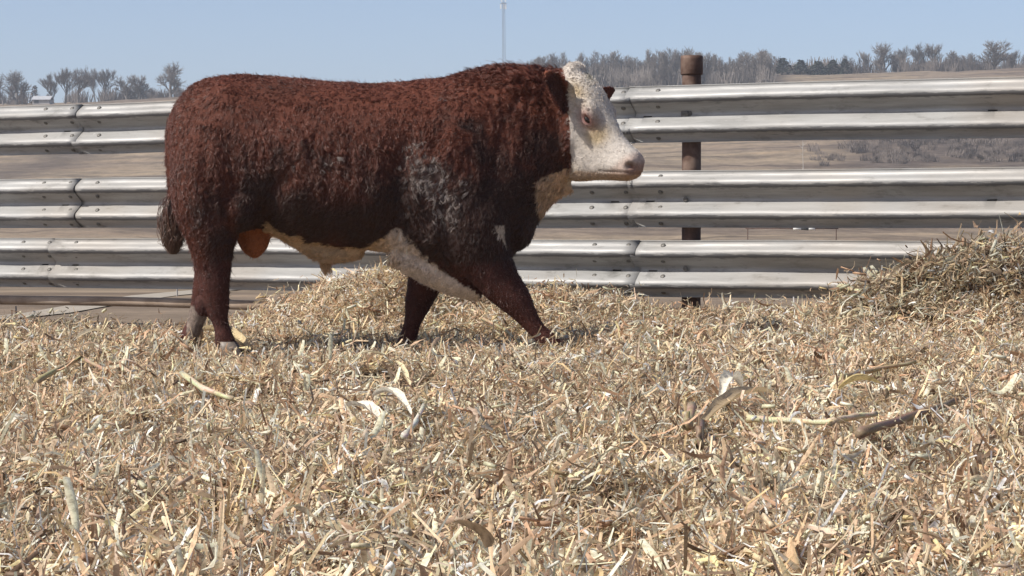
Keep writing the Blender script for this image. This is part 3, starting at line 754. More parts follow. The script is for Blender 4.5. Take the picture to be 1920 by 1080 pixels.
def tree(px, ytop, Y, var, label, group, wide=1.0, name='bare_tree'):
    b = ridge_pt(px, Y); top = at(px, ytop, Y).z; hgt = max(1.0, top - b.z)
    o = empty(name, b, label, 'tree', group); v = variants[var]; s = hgt / 12
    for nm, me in (('trunk', v[0]), ('crown', v[1])):
        c = bpy.data.objects.new(nm, me); S.collection.objects.link(c); c.parent = o
    o.scale = (s * wide, s * wide, s); o.rotation_euler.z = random.uniform(0, 6.28); return o
GL = 'bare trees on the ridge at left'; GR = 'bare trees on the ridge at right'
for a_ in [(8, 138, 690, 0, 'half bare tree cut by the left edge of the view'), (32, 128, 690, 2, 'bare spreading tree second from the left edge, one limb reaching right'),
           (104, 134, 690, 3, 'slim bare tree at the left end of the twin round crowns'), (125, 126, 690, 1, 'left one of two rounded bare trees side by side'),
           (149, 126, 680, 0, 'right one of two rounded bare trees side by side'), (180, 122, 690, 4, 'bare tree with crooked upright limbs right of the rounded pair'),
           (197, 128, 700, 1, 'thin bare tree leaning against the crooked limbed one'), (237, 138, 690, 2, 'low bare tree with wide open fork at left'),
           (262, 137, 690, 5, 'round bushy bare tree between the open fork and the tall one'), (322, 115, 670, 2, 'tallest bare tree at left, closest to the rump of the bull')]:
    tree(a_[0], a_[1], a_[2], a_[3], a_[4], GL, 1.0)
for a_ in [(1618, 92, 690, 4, 'thin bare tree just right of the dark evergreens'), (1655, 76, 680, 2, 'tall pale forked bare tree with open crown right of the evergreens'),
           (1700, 84, 700, 0, 'bare tree right of the tall forked tree'), (1728, 78, 690, 3, 'tall bare tree in the middle of the right hand grove'), (1752, 80, 690, 1, 'tall bare tree at the right end of the grove'),
           (1782, 92, 700, 5, 'lower bare tree between the grove and the big round tree'), (1862, 72, 660, 5, 'big round dense bare tree near the right edge'),
           (1905, 92, 670, 0, 'bare tree cut by the right edge of the view')]:
    tree(a_[0], a_[1], a_[2], a_[3], a_[4], GR, 1.25 if a_[0] == 1862 else 1.0)
# brush under and between the ridge trees, and the woodland in the middle: masses nobody could count
def mass(name, label, spots, mat, which):
    Vs, Fs, o_ = [], [], 0
    for (px, ytop, Y, var, wd) in spots:
        b = ridge_pt(px, Y); hgt = max(.8, at(px, ytop, Y).z - b.z); v = variants[var]
        th = random.uniform(0, 6.28); c, s = math.cos(th), math.sin(th)
        for VV, FF in ((v[2], v[3]), (v[4], v[5])):
            k = hgt / 12; P = VV * k * np.array([wd, wd, 1]); P = np.stack([P[:, 0] * c - P[:, 1] * s, P[:, 0] * s + P[:, 1] * c, P[:, 2]], 1) + np.array(tuple(b))
            Vs.append(P); Fs += [tuple(i + o_ for i in f) for f in FF]; o_ += len(P)
    return tag(mesh_np(name, np.concatenate(Vs), Fs, mat), label, 'woodland', kind='stuff')
rs = random.Random(5)
spots = []
for i in range(96):
    px = 985 + 470 * i / 96 + rs.uniform(-4, 4); base_top = np.interp(px, [985, 1040, 1120, 1200, 1300, 1380, 1420, 1460], [112, 104, 99, 95, 95, 103, 97, 104])
    spots.append((px, base_top + rs.uniform(-7, 22), rs.uniform(590, 690), 8, rs.uniform(1.0, 1.5)))
for i in range(170):
    px = rs.uniform(975, 1450); spots.append((px, rs.uniform(112, 138), rs.uniform(580, 690), 9, rs.uniform(.7, 1.4)))
mass('woodland', 'dense grey winter wood along the ridge between bull and post', spots, M['twig'], 0)
spots = []
for i in range(190):
    px = rs.choice([rs.uniform(1440, 1640), rs.uniform(1690, 1800), rs.uniform(1800, 1940), rs.uniform(1460, 1920)])
    spots.append((px, rs.uniform(98, 134), rs.uniform(670, 740), rs.choice([8, 9, 9, 9]), rs.uniform(1.0, 1.7)))
mass('thicket', 'bare undergrowth and saplings between the trees on the ridge at right', spots, M['brush'], 0)
spots = []
for i in range(70):
    px = rs.choice([rs.uniform(-20, 60), rs.uniform(90, 200), rs.uniform(200, 310), rs.uniform(200, 350), rs.uniform(280, 350)])
    spots.append((px, rs.uniform(158, 184), rs.uniform(680, 740), rs.choice([7, 9, 9, 9]), rs.uniform(1.0, 1.6)))
mass('thicket', 'bare undergrowth between the trees on the ridge at left', spots, M['brush'], 0)
spots = []
for i in range(40):                                        # hedge of small trees in the valley seen through the fence at left
    px = rs.uniform(185, 330); spots.append((px, 268 + rs.uniform(-6, 8), 425 + (px - 185) * .1, rs.choice([9, 9, 7]), .9))
mass('hedgerow', 'row of small bare trees in the hollow seen under the top rail at left', spots, M['twig'], 0)
spots = []
for i in range(900):                                       # brushy slope seen through the fence at right
    px = rs.uniform(1525, 1960); Y = rs.uniform(330, 510); b = ridge_pt(px, Y); _, by = pix([tuple(b)])
    if by[0] < 250 or (px < 1640 and rs.random() < .6) or fbm(px / 60, Y / 25, 5, 2) < -.22: continue
    spots.append((px, by[0] - rs.uniform(5, 22), Y, 9 if rs.random() < .9 else 7, rs.uniform(.8, 2.4)))
mass('brushwood', 'dark winter brush covering the slope seen under the top rail at right', spots, M['brush'], 0)

def conifer(px, ytop, Y, wid_px, mat, label, group, seed):
    b = ridge_pt(px, Y); hgt = at(px, ytop, Y).z - b.z; R = wid_px / 2 * Y / F; r_ = random.Random(seed)
    o = empty('evergreen_tree', b, label, 'evergreen tree', group)
    MB().tube([b + Vector((0, 0, -.4)), b + Vector((0, 0, hgt * .9))], [.16, .04], 6).build('trunk', M['bark'], o, b)
    C_ = MB()
    for k in range(420):
        u = r_.random() ** 1.3; z = hgt * (.10 + .9 * u); rad = R * (1 - u) ** .7 * (r_.random() ** .35) * (.85 + .3 * math.sin(k))
        a = r_.uniform(0, 6.283); c = b + Vector((math.cos(a) * rad, math.sin(a) * rad, z)); L_ = R * .28 * r_.uniform(.6, 1.4)
        d = Vector((math.cos(a), math.sin(a), r_.uniform(-.5, .3))).normalized() * L_; s = Vector((-math.sin(a), math.cos(a), r_.uniform(-.6, .6))) * L_ * .5
        C_.quad(c - s, c + d * .6 - s * .3, c + d, c + s)
    C_.build('crown', mat, o, b)
    return o
G = 'dark evergreens on the ridge at right'
for i, (px, yt, wd, lb) in enumerate([(1466, 108, 34, 'leftmost dark evergreen of the row, rounded top'), (1500, 112, 36, 'second dark evergreen from the left in the row'),
      (1533, 114, 38, 'third dark evergreen of the row, low and broad'), (1560, 112, 34, 'fourth dark evergreen, right of the broad one'), (1583, 110, 26, 'rightmost dark evergreen, ending the row squarely')]):
    conifer(px, yt + 1, 655, wd * 1.15, M['evergreen'], lb, G, i)
conifer(67, 160, 670, 26, M['cedar'], 'brown pointed evergreen beside the farm shed at left', 'winter brown evergreens at left', 11)
conifer(44, 164, 675, 18, M['cedar'], 'smaller brown evergreen left of the pointed one', 'winter brown evergreens at left', 12)

# farm shed on the ridge at left
b0 = ridge_pt(82, 660); sc_m = 660 / F; bz = at(82, 197, 660).z
shed = empty('farm_shed', (b0.x, 660, bz), 'small grey farm shed with pale roof on the ridge at left', 'shed')
W_ = 32 * sc_m; Hh = 10 * sc_m; Dp = 5.0
MB().box((b0.x, 660, bz + Hh / 2 - .5), (W_, Dp, Hh + 1)).build('wall', M['siding'], shed, (b0.x, 660, bz))
r_ = MB(); x0, x1 = b0.x - W_ / 2 - .3, b0.x + W_ / 2 + .3
for sy in (-1, 1):
    r_.quad((x0, 660 + sy * (Dp / 2 + .4), bz + Hh - .1), (x1, 660 + sy * (Dp / 2 + .4), bz + Hh - .1), (x1, 660, bz + Hh + 1.0), (x0, 660, bz + Hh + 1.0))
ro = r_.build('roof', M['roof'], shed, (b0.x, 660, bz)); ro.modifiers.new('t', 'SOLIDIFY').thickness = .1
MB().box((b0.x - 1.3, 660 - Dp / 2 - .03, bz + .9), (1.3, .06, .9)).build('window', M['black'], shed, (b0.x, 660, bz))

# lattice radio mast
tY = 720; tb = ridge_pt(945.5, tY); top = at(943.5, 3, tY).z
mast = empty('radio_mast', tb, 'tall thin lattice radio mast with antennas against the sky', 'radio mast')
bx0, wd = tb.x, .52
leg = [Vector((math.cos(a) * wd, math.sin(a) * wd, 0)) for a in (.5, 2.6, 4.7)]
for l in leg: MB().tube([Vector((bx0, tY, tb.z - 1)) + l * 1.05, Vector((bx0 - .25, tY, top)) + l * .9], [.055, .055], 5).build('leg', M['tower'], mast, tb)
b = MB(); nb = 30
for k in range(nb):
    z0 = tb.z + (top - tb.z) * k / nb; z1 = tb.z + (top - tb.z) * (k + 1) / nb
    for i in range(3): b.tube([Vector((bx0 - .25 * k / nb, tY, z0)) + leg[i], Vector((bx0 - .25 * k / nb, tY, z1)) + leg[(i + 1) % 3]], .028, 3, False)
tag(b.build('bracing', M['tower'], mast, tb), kind='stuff')
for k, (dx, dy, z, hh) in enumerate([(-.85, -.5, -1.6, 1.5), (.75, -.4, -1.7, 1.5), (.1, .8, -1.6, 1.5), (-.6, -.5, .3, .8), (.6, -.4, .3, .8)]):
    MB().box((bx0 - .25 + dx, tY + dy, top + z), (.42, .25, hh)).build('antenna_panel', M['white'], mast, tb)
MB().tube([(bx0 - .25, tY, top), (bx0 - .25, tY, top + 2.5)], .06, 5).build('top_rod', M['tower'], mast, tb)
b = MB()
for a in range(6):
    t0, t1 = a * math.pi / 3, (a + 1) * math.pi / 3
    b.tube([(bx0 - .25 + math.cos(t0), tY + math.sin(t0), top - .6), (bx0 - .25 + math.cos(t1), tY + math.sin(t1), top - .6)], .07, 4)
b.build('platform_ring', M['tower'], mast, tb)

# barrier pole lying level in the field between the two lower rails
q = hit(1490, 446, terrain, 60); Yp = max(60, min(150, q.y)); pz = at(1500, 428, Yp).z; s_ = Yp / F
o = empty('barrier_pole', (at(1490, 428, Yp).x, Yp, float(terrain(at(1490, 428, Yp).x, Yp))), 'white and dark banded pole held level in the field behind the fence', 'barrier pole')
def seg(name, xa, xb, r, mat): MB().tube([at(xa, 428, Yp), at(xb, 428.6, Yp)], r * s_, 8).build(name, mat, o, o.location, True)
seg('rod', 1398, 1572, 1.1, M['rust']); seg('white_band', 1487, 1502, 3.6, M['white']); seg('dark_band', 1502, 1516, 3.4, M['black']); seg('white_band', 1516, 1528, 3.6, M['white'])
for xx in (1402, 1568):
    MB().tube([at(xx, 428, Yp), Vector((at(xx, 428, Yp).x, Yp, float(terrain(at(xx, 428, Yp).x, Yp)) - .2))], 1.0 * s_, 6).build('support', M['rust'], o, o.location)
for px, yt, yb, lb in ((30, 574, 606, 'thin grey stake by the gravel track at the left edge'), (332, 540, 560, 'thin pale stake by the gravel track just left of the hind legs')):
    g = hit(px, yb - 4, terrain, 12.5); hgt = at(px, yt, g.y).z - g.z
    k = MB().tube([g + Vector((0, 0, -.1)), g + Vector((.002, 0, hgt * .5)), g + Vector((0, 0, hgt))], [.0045 * g.y / 13] * 3, 6)
    tag(k.build('marker_stake', M['siding'], None, tuple(g)), lb, 'stake', 'thin stakes by the gravel track')
g = ridge_pt(1505, 200); hh = at(1505, 262, 200).z - g.z; sap = empty('sapling', g, 'slender pale sapling standing in the field right of the rusty post', 'sapling')
MB().tube([g + Vector((0, 0, -.2)), g + Vector((.05, 0, hh * .5)), g + Vector((-.05, 0, hh))], [.05, .035, .015], 5).build('trunk', M['palebark'], sap, g)
b = MB(); r2 = random.Random(4)
for k in range(16):
    z = hh * r2.uniform(.3, .98); a_ = r2.uniform(-1, 1); b.tube([g + Vector((0, 0, z)), g + Vector((a_ * .5, r2.uniform(-.4, .4), z + r2.uniform(.1, .5)))], [.022, .010], 3)
b.build('crown', M['palebark'], sap, g)
def weed(px, pb, hgt_px, n, label):
    g = hit(px, pb, terrain, 13.2); s = g.y / F; o = empty('dry_weed', g, label, 'weed', 'dry weeds behind the fence'); r2 = random.Random(px); b = MB()
    for k in range(n):
        a = r2.uniform(-1, 1); h = hgt_px * s * r2.uniform(.6, 1); b.tube([g, g + Vector((a * h * .3, r2.uniform(-.2, .2) * h, h * .6)), g + Vector((a * h * .8, 0, h))], [.9 * s, .6 * s, .3 * s], 3)
    b.build('stems', M['pipe'], o, g)
weed(1408, 588, 28, 5, 'small dry weed behind the fence left of the heap'); weed(1420, 600, 46, 6, 'taller dry weed near the foot of the heap')

# thin winter air between the pen and the ridge
hz = MB().box((0, 1180, 58), (3200, 2420, 130)).build('haze', None)
hm = bpy.data.materials.new('winter_air'); hm.use_nodes = True; hn = hm.node_tree; hn.nodes.clear()
ho = hn.nodes.new('ShaderNodeOutputMaterial'); hv = hn.nodes.new('ShaderNodeVolumePrincipled')
hv.inputs['Color'].default_value = (.80, .88, 1, 1); hv.inputs['Density'].default_value = .00030; hn.links.new(hv.outputs[0], ho.inputs['Volume'])
hz.data.materials.append(hm); tag(hz, kind='stuff')

# ------------------------------------------------------------------ the bull
YB = 10.0; MP = YB / F                                     # metres per photo pixel at the bull
def bp(px, py, dy=0.0): return at(px, py, YB + dy)
B = MB()
def loft_x(st, dy0=0.0, n=36, e=2.3):
    """body stations: px, ytop, ybot, half width (m)"""
    b0 = len(B.v)
    for (px, yt, yb, w_) in st:
        T_ = bp(px, yt, dy0); Bo = bp(px, yb, dy0); c = (T_ + Bo) / 2; hz = (T_.z - Bo.z) / 2
        for k in range(n):
            th = 2 * math.pi * k / n; cx, sx = math.cos(th), math.sin(th)
            yy = math.copysign(abs(cx) ** (2 / e), cx) * w_; zz = math.copysign(abs(sx) ** (2 / e), sx) * hz
            B.v.append(Vector((c.x, c.y + yy, c.z + zz)))
    m_ = len(st)
    for i in range(m_ - 1):
        for k in range(n):
            a = b0 + i * n + k; b = b0 + i * n + (k + 1) % n; B.f.append((a, b, b + n, a + n))
    B.f.append(tuple(b0 + k for k in range(n))[::-1]); B.f.append(tuple(b0 + (m_ - 1) * n + k for k in range(n)))
def interp_st(st, k=4):
    a = np.array(st, float); t = np.arange(len(a)); tt = np.linspace(0, len(a) - 1, (len(a) - 1) * k + 1)
    out = []
    for c in range(a.shape[1]):
        # catmull-rom
        p = np.concatenate([[2 * a[0, c] - a[1, c]], a[:, c], [2 * a[-1, c] - a[-2, c]]]); v = []
        for q in tt:
            i = min(int(q), len(a) - 2); f_ = q - i; p0, p1, p2, p3 = p[i:i + 4]
            v.append(.5 * ((2 * p1) + (-p0 + p2) * f_ + (2 * p0 - 5 * p1 + 4 * p2 - p3) * f_ ** 2 + (-p0 + 3 * p1 - 3 * p2 + p3) * f_ ** 3))
        out.append(v)
    return np.array(out).T
loft_x([tuple(r_) for r_ in interp_st([(327, 232, 320, .10), (333, 198, 360, .18), (346, 178, 400, .235), (368, 158, 425, .275), (400, 146, 436, .305), (450, 140, 440, .325), (510, 144, 442, .335),
        (570, 149, 455, .345), (630, 155, 464, .35), (690, 158, 468, .35), (740, 155, 476, .34), (790, 151, 500, .325), (840, 145, 528, .31), (885, 136, 538, .29), (925, 130, 520, .27),
        (960, 127, 482, .25), (990, 128, 440, .225), (1018, 131, 392, .20), (1048, 135, 360, .175), (1075, 143, 335, .15), (1088, 158, 312, .11)])])
def tube(path, n=20, k=4):
    """path: px, py, dy, r along x (m), r along depth (m); rings lie level-ish across the path"""
    P = interp_st(path, k); b0 = len(B.v); pts = [bp(p[0], p[1], p[2]) for p in P]
    for i, c in enumerate(pts):
        t = (pts[min(i + 1, len(pts) - 1)] - pts[max(i - 1, 0)]).normalized()
        dep = Vector((0, 1, 0)); dep = (dep - t * dep.dot(t)).normalized(); u = t.cross(dep).normalized()
        for q in range(n):
            th = 2 * math.pi * q / n; B.v.append(c + u * math.cos(th) * P[i][3] + dep * math.sin(th) * P[i][4])
    m_ = len(pts)
    for i in range(m_ - 1):
        for q in range(n):
            a = b0 + i * n + q; b = b0 + i * n + (q + 1) % n; B.f.append((a, b, b + n, a + n))
    B.f.append(tuple(b0 + q for q in range(n))[::-1]); B.f.append(tuple(b0 + (m_ - 1) * n + q for q in range(n)))
def ball(px, py, dy, rx, ry, rz, rot=0.0, n=16):
    c = bp(px, py, dy); b0 = len(B.v); cr, sr = math.cos(rot), math.sin(rot)
    for i in range(1, n):
        ph = math.pi * i / n
        for q in range(n * 2):
            th = math.pi * q / n; x_ = math.sin(ph) * math.cos(th) * rx; y_ = math.sin(ph) * math.sin(th) * ry; z_ = math.cos(ph) * rz
            B.v.append(c + Vector((x_ * cr - z_ * sr, y_, x_ * sr + z_ * cr)))
    for i in range(n - 2):
        for q in range(n * 2):
            a = b0 + i * n * 2 + q; b = b0 + i * n * 2 + (q + 1) % (n * 2); B.f.append((a, a + n * 2, b + n * 2, b))
    B.f.append(tuple(b0 + q for q in range(n * 2))); B.f.append(tuple(b0 + (n - 2) * n * 2 + q for q in range(n * 2))[::-1])
# near hind leg: thigh, stifle, gaskin, hock, cannon, fetlock
tube([(415, 250, -.12, .17, .20), (402, 320, -.15, .185, .20), (396, 385, -.17, .165, .165), (397, 430, -.18, .128, .13), (398, 465, -.18, .098, .098), (401, 505, -.18, .076, .070),
      (403, 545, -.18, .064, .056), (407, 578, -.18, .056, .048), (414, 605, -.18, .038, .038), (419, 628, -.18, .040, .040), (423, 648, -.18, .048, .046)])
ball(377, 574, -.18, .030, .036, .050, .2)
ball(452, 385, -.20, .115, .12, .12)
# far hind leg, trailing, heel lifted
tube([(420, 260, .12, .17, .19), (410, 340, .15, .17, .18), (402, 410, .17, .13, .14), (398, 460, .18, .09, .095), (394, 510, .18, .072, .07), (382, 555, .18, .054, .052),
      (372, 588, .18, .044, .044), (362, 616, .18, .042, .042), (352, 640, .18, .045, .043)])
# near fore leg, reaching forward
tube([(865, 270, -.12, .20, .17), (870, 340, -.15, .215, .17), (878, 400, -.17, .20, .15), (892, 450, -.175, .170, .13), (914, 492, -.17, .118, .10), (938, 530, -.17, .092, .078), (966, 562, -.17, .075, .064),
      (988, 594, -.17, .050, .045), (1009, 620, -.17, .036, .037), (1027, 640, -.17, .045, .044), (1041, 656, -.17, .047, .047)])
ball(818, 420, -.17, .11, .13, .13); ball(840, 300, -.13, .20, .19, .23)
# far fore leg, trailing
tube([(850, 400, .14, .18, .14), (830, 460, .16, .14, .12), (808, 505, .17, .105, .09), (794, 540, .17, .076, .068), (783, 572, .17, .060, .055), (774, 602, .17, .040, .039), (766, 632, .17, .042, .042), (759, 656, .17, .048, .046)])
# brisket, dewlap, sheath, scrotum, hooks and ribs
ball(962, 400, -.02, .10, .18, .17, .1); ball(975, 345, 0, .10, .16, .17); ball(950, 440, -.06, .050, .10, .09, .0)
tube([(905, 548, 0, .045, .09), (860, 528, 0, .075, .14), (800, 495, 0, .085, .17), (740, 466, 0, .07, .16)])
tube([(1068, 340, -.02, .05, .045), (1035, 352, -.01, .055, .06), (1005, 378, 0, .06, .10), (985, 415, 0, .05, .11)])
tube([(520, 436, 0, .02, .05), (560, 452, 0, .035, .055), (597, 470, 0, .045, .05), (608, 482, 0, .026, .03), (611, 492, 0, .012, .014)])
tube([(680, 470, 0, .03, .07), (640, 474, 0, .045, .07), (600, 470, 0, .04, .06), (550, 448, 0, .03, .05)])
tube([(470, 415, 0, .07, .06), (474, 436, 0, .078, .068), (474, 456, 0, .072, .066), (470, 474, 0, .045, .045), (467, 480, 0, .02, .02)])
ball(430, 205, -.12, .15, .17, .13); ball(430, 205, .12, .15, .17, .13); ball(960, 180, -.0, .22, .20, .13); ball(385, 240, 0, .14, .25, .20)
# tail
tube([(366, 172, 0, .03, .03), (336, 205, 0, .028, .030), (322, 250, -.01, .026, .028), (322, 310, -.02, .024, .024), (325, 355, -.02, .022, .022), (322, 390, -.02, .022, .022), (321, 430, -.02, .026, .024), (322, 455, -.02, .012, .012)])
# head
PSI = math.radians(30); PP = math.radians(51.7)
HO = at(1083, 132, YB - .09)
HF = Vector((math.cos(PP) * math.cos(PSI), -math.cos(PP) * math.sin(PSI), -math.sin(PP)))
HU = Vector((math.sin(PP) * math.cos(PSI), -math.sin(PP) * math.sin(PSI), math.cos(PP)))
HR = Vector((-math.sin(PSI), -math.cos(PSI), 0))
def hp(f, u, l): return HO + HF * f + HU * u + HR * l
HS = interp_st([(-.05, -.04, -.13, .060), (-.01, -.005, -.18, .085), (.05, .026, -.23, .108), (.12, .036, -.28, .117), (.18, .028, -.31, .118), (.24, .014, -.315, .107), (.30, .004, -.32, .092), (.36, -.004, -.325, .082), (.40, -.002, -.285, .076), (.44, .004, -.225, .077), (.475, .012, -.182, .079), (.505, .004, -.148, .076), (.53, -.014, -.120, .066), (.547, -.036, -.095, .046)], 4)
b0 = len(B.v); n = 32
for (f_, ut, ub, w_) in HS:
    for k in range(n):
        th = 2 * math.pi * k / n; cx, sx = math.cos(th), math.sin(th); e = 2.5
        l_ = math.copysign(abs(cx) ** (2 / e), cx) * w_; u_ = (ut + ub) / 2 + math.copysign(abs(sx) ** (2 / e), sx) * (ut - ub) / 2
        l_ *= 1 - .28 * max(0, -sx) - .10 * max(0, sx) * (f_ > .3)
        B.v.append(hp(f_, u_, l_))
for i in range(len(HS) - 1):
    for k in range(n):
        a = b0 + i * n + k; b = b0 + i * n + (k + 1) % n; B.f.append((a, b, b + n, a + n))
B.f.append(tuple(b0 + k for k in range(n))[::-1]); B.f.append(tuple(b0 + (len(HS) - 1) * n + k for k in range(n)))
def hball(f, u, l, r, sc=(1, 1, 1), n=12):
    b0 = len(B.v)
    for i in range(1, n):
        ph = math.pi * i / n
        for q in range(n * 2):
            th = math.pi * q / n; B.v.append(hp(f + r * sc[0] * math.cos(ph), u + r * sc[1] * math.sin(ph) * math.cos(th), l + r * sc[2] * math.sin(ph) * math.sin(th)))
    for i in range(n - 2):
        for q in range(n * 2):
            a = b0 + i * n * 2 + q; b = b0 + i * n * 2 + (q + 1) % (n * 2); B.f.append((a, a + n * 2, b + n * 2, b))
    B.f.append(tuple(b0 + q for q in range(n * 2))); B.f.append(tuple(b0 + (n - 2) * n * 2 + q for q in range(n * 2))[::-1])
for sg in (1, -1):
    hball(.20, -.030, .085 * sg, .046, (1.3, .8, .8))                 # brow ridge
    hball(.235, -.055, .082 * sg, .036)                               # eye bulge
    hball(.20, -.21, .085 * sg, .075, (1.2, 1.2, .5))                 # cheek
    hball(.492, -.036, .045 * sg, .034, (1, 1, .9))                    # nostril wing
hball(-.002, -.012, 0, .055, (.8, .8, 1.3)); hball(.475, -.115, 0, .060, (.8, .7, 1.1))
# ears: thick cupped leaves set on the poll
def ear(base, tip, wide, face, cup, thick=.010, tag_=0):
    ax = (tip - base); L_ = ax.length; ax.normalize(); sd = ax.cross(face).normalized(); fc = sd.cross(ax).normalized()
    b0 = len(B.v); nI, nK = 12, 9
    for lay in (0, 1):
        for i in range(nI + 1):
            u = i / nI; w_ = wide * (.40 + .60 * math.sin(math.pi * min(1, u * .85 + .12)) ** .8) * (1 - .55 * u ** 7)
            for k in range(nK):
                q = (k / (nK - 1)) * 2 - 1; edge = thick * (1 - .5 * abs(q))
                B.v.append(base + ax * (L_ * u) + sd * (q * w_) + fc * (cup * w_ * (q * q) + (edge if lay else -edge)))
    nn = (nI + 1) * nK
    for i in range(nI):
        for k in range(nK - 1):
            a = b0 + i * nK + k; B.f.append((a, a + 1, a + nK + 1, a + nK)); B.f.append((a + nn, a + nn + nK, a + nn + nK + 1, a + nn + 1))
        a = b0 + i * nK; B.f.append((a, a + nK, a + nn + nK, a + nn)); a += nK - 1; B.f.append((a, a + nn, a + nn + nK, a + nK))
    for k in range(nK - 1):
        a = b0 + k; B.f.append((a, a + nn, a + nn + 1, a + 1)); a = b0 + nI * nK + k; B.f.append((a, a + 1, a + nn + 1, a + nn))
ear(at(1066, 208, YB - .21), at(1022, 132, YB - .30), .066, Vector((.45, -.9, .1)), .55)
ear(at(1105, 190, YB + .06), at(1153, 166, YB + .16), .040, Vector((.5, -.8, -.2)), .4)
EMPTY_AT = bp(700, 655); EMPTY_AT.z = 0
raw = mesh_np('bull_raw', np.array([tuple(v) for v in B.v]), [tuple(f) for f in B.f])
rm = raw.modifiers.new('r', 'REMESH'); rm.mode = 'VOXEL'; rm.voxel_size = .0085; rm.adaptivity = 0
sm = raw.modifiers.new('s', 'SMOOTH'); sm.factor = .5; sm.iterations = 9
dg = bpy.context.evaluated_depsgraph_get(); ev = raw.evaluated_get(dg); bm = bpy.data.meshes.new_from_object(ev)
bpy.data.objects.remove(raw)
nv = len(bm.vertices); V = np.empty(nv * 3, np.float64); bm.vertices.foreach_get('co', V); V = V.reshape(-1, 3)
NR = np.empty(nv * 3, np.float64); bm.vertices.foreach_get('normal', NR); NR = NR.reshape(-1, 3)
# detail relief: eye sockets, nostrils, mouth line, muscle and skin folds
def fu_l(P):
    d = P - np.array(tuple(HO)); return d @ np.array(tuple(HF)), d @ np.array(tuple(HU)), d @ np.array(tuple(HR))
f_, u_, l_ = fu_l(V); PX, PY = pix(V)
inhead = (f_ > -.06) & (f_ < .58) & (np.abs(l_) < .15) & (u_ > -.35) & (u_ < .08)
disp = np.zeros(nv)
al = np.abs(l_)
disp -= .012 * np.exp(-(((f_ - .238) / .020) ** 2 + ((u_ + .056) / .014) ** 2)) * (al > .06) * inhead
disp += .005 * np.exp(-((np.sqrt(((f_ - .238) / 1.5) ** 2 + (u_ + .056) ** 2) - .021) / .006) ** 2) * (al > .06) * inhead
disp -= .022 * np.exp(-(((f_ - .515) / .014) ** 2 + ((u_ + .036) / .013) ** 2)) * (al > .02) * inhead
disp -= .006 * np.exp(-(((u_ + .062 + (.53 - f_) * 1.1) / .005) ** 2)) * (f_ > .43) * inhead
body = ~inhead
disp += body * .006 * (fbm(PX / 60, PY / 60, 3, 3))
disp -= body * .010 * np.exp(-((PX - 1062 - (PY - 250) * .02) / 6) ** 2) * (PY < 330)          # crease behind the jaw
for k in range(6):                                                                         # neck folds
    disp -= body * .005 * np.exp(-((PX - (1010 - k * 20) - 6 * np.sin(PY / 25 + k)) / 4) ** 2) * sstep(150, 190, PY) * (1 - sstep(300, 340, PY))
disp -= body * .020 * np.exp(-((PX - (520 - (PY - 330) * .35)) / 22) ** 2) * sstep(300, 350, PY) * (1 - sstep(430, 450, PY)) * (V[:, 1] < YB)   # flank hollow
disp -= body * .024 * np.exp(-((PX - (752 - (PY - 300) * .12)) / 26) ** 2) * sstep(230, 300, PY) * (1 - sstep(420, 460, PY)) * (V[:, 1] < YB)   # behind the shoulder
nearb = body * (V[:, 1] < YB)
disp += nearb * .014 * np.exp(-((PX - (860 - (PY - 250) * .25)) / 40) ** 2 - ((PY - 260) / 80) ** 2)               # shoulder blade
disp -= nearb * .012 * np.exp(-((PX - (945 - (PY - 250) * .30)) / 18) ** 2) * sstep(160, 210, PY) * (1 - sstep(360, 410, PY))   # neck meets shoulder
disp -= nearb * .010 * np.exp(-((PX - (378 + (PY - 250) * .12)) / 12) ** 2) * sstep(210, 270, PY) * (1 - sstep(400, 450, PY))    # between the thigh muscles
disp += nearb * .012 * np.exp(-((PX - 455) / 30) ** 2 - ((PY - 200) / 22) ** 2)                                     # hip
disp -= nearb * .010 * np.exp(-((PX - 540) / 60) ** 2 - ((PY - 215) / 26) ** 2)                                     # hollow of the loin
for k in range(5): disp += nearb * .004 * np.exp(-((PX - (570 + k * 34 - (PY - 300) * .15)) / 9) ** 2) * sstep(230, 270, PY) * (1 - sstep(390, 430, PY))
V = V + NR * disp[:, None]
PX, PY = pix(V); f_, u_, l_ = fu_l(V); al = np.abs(l_)

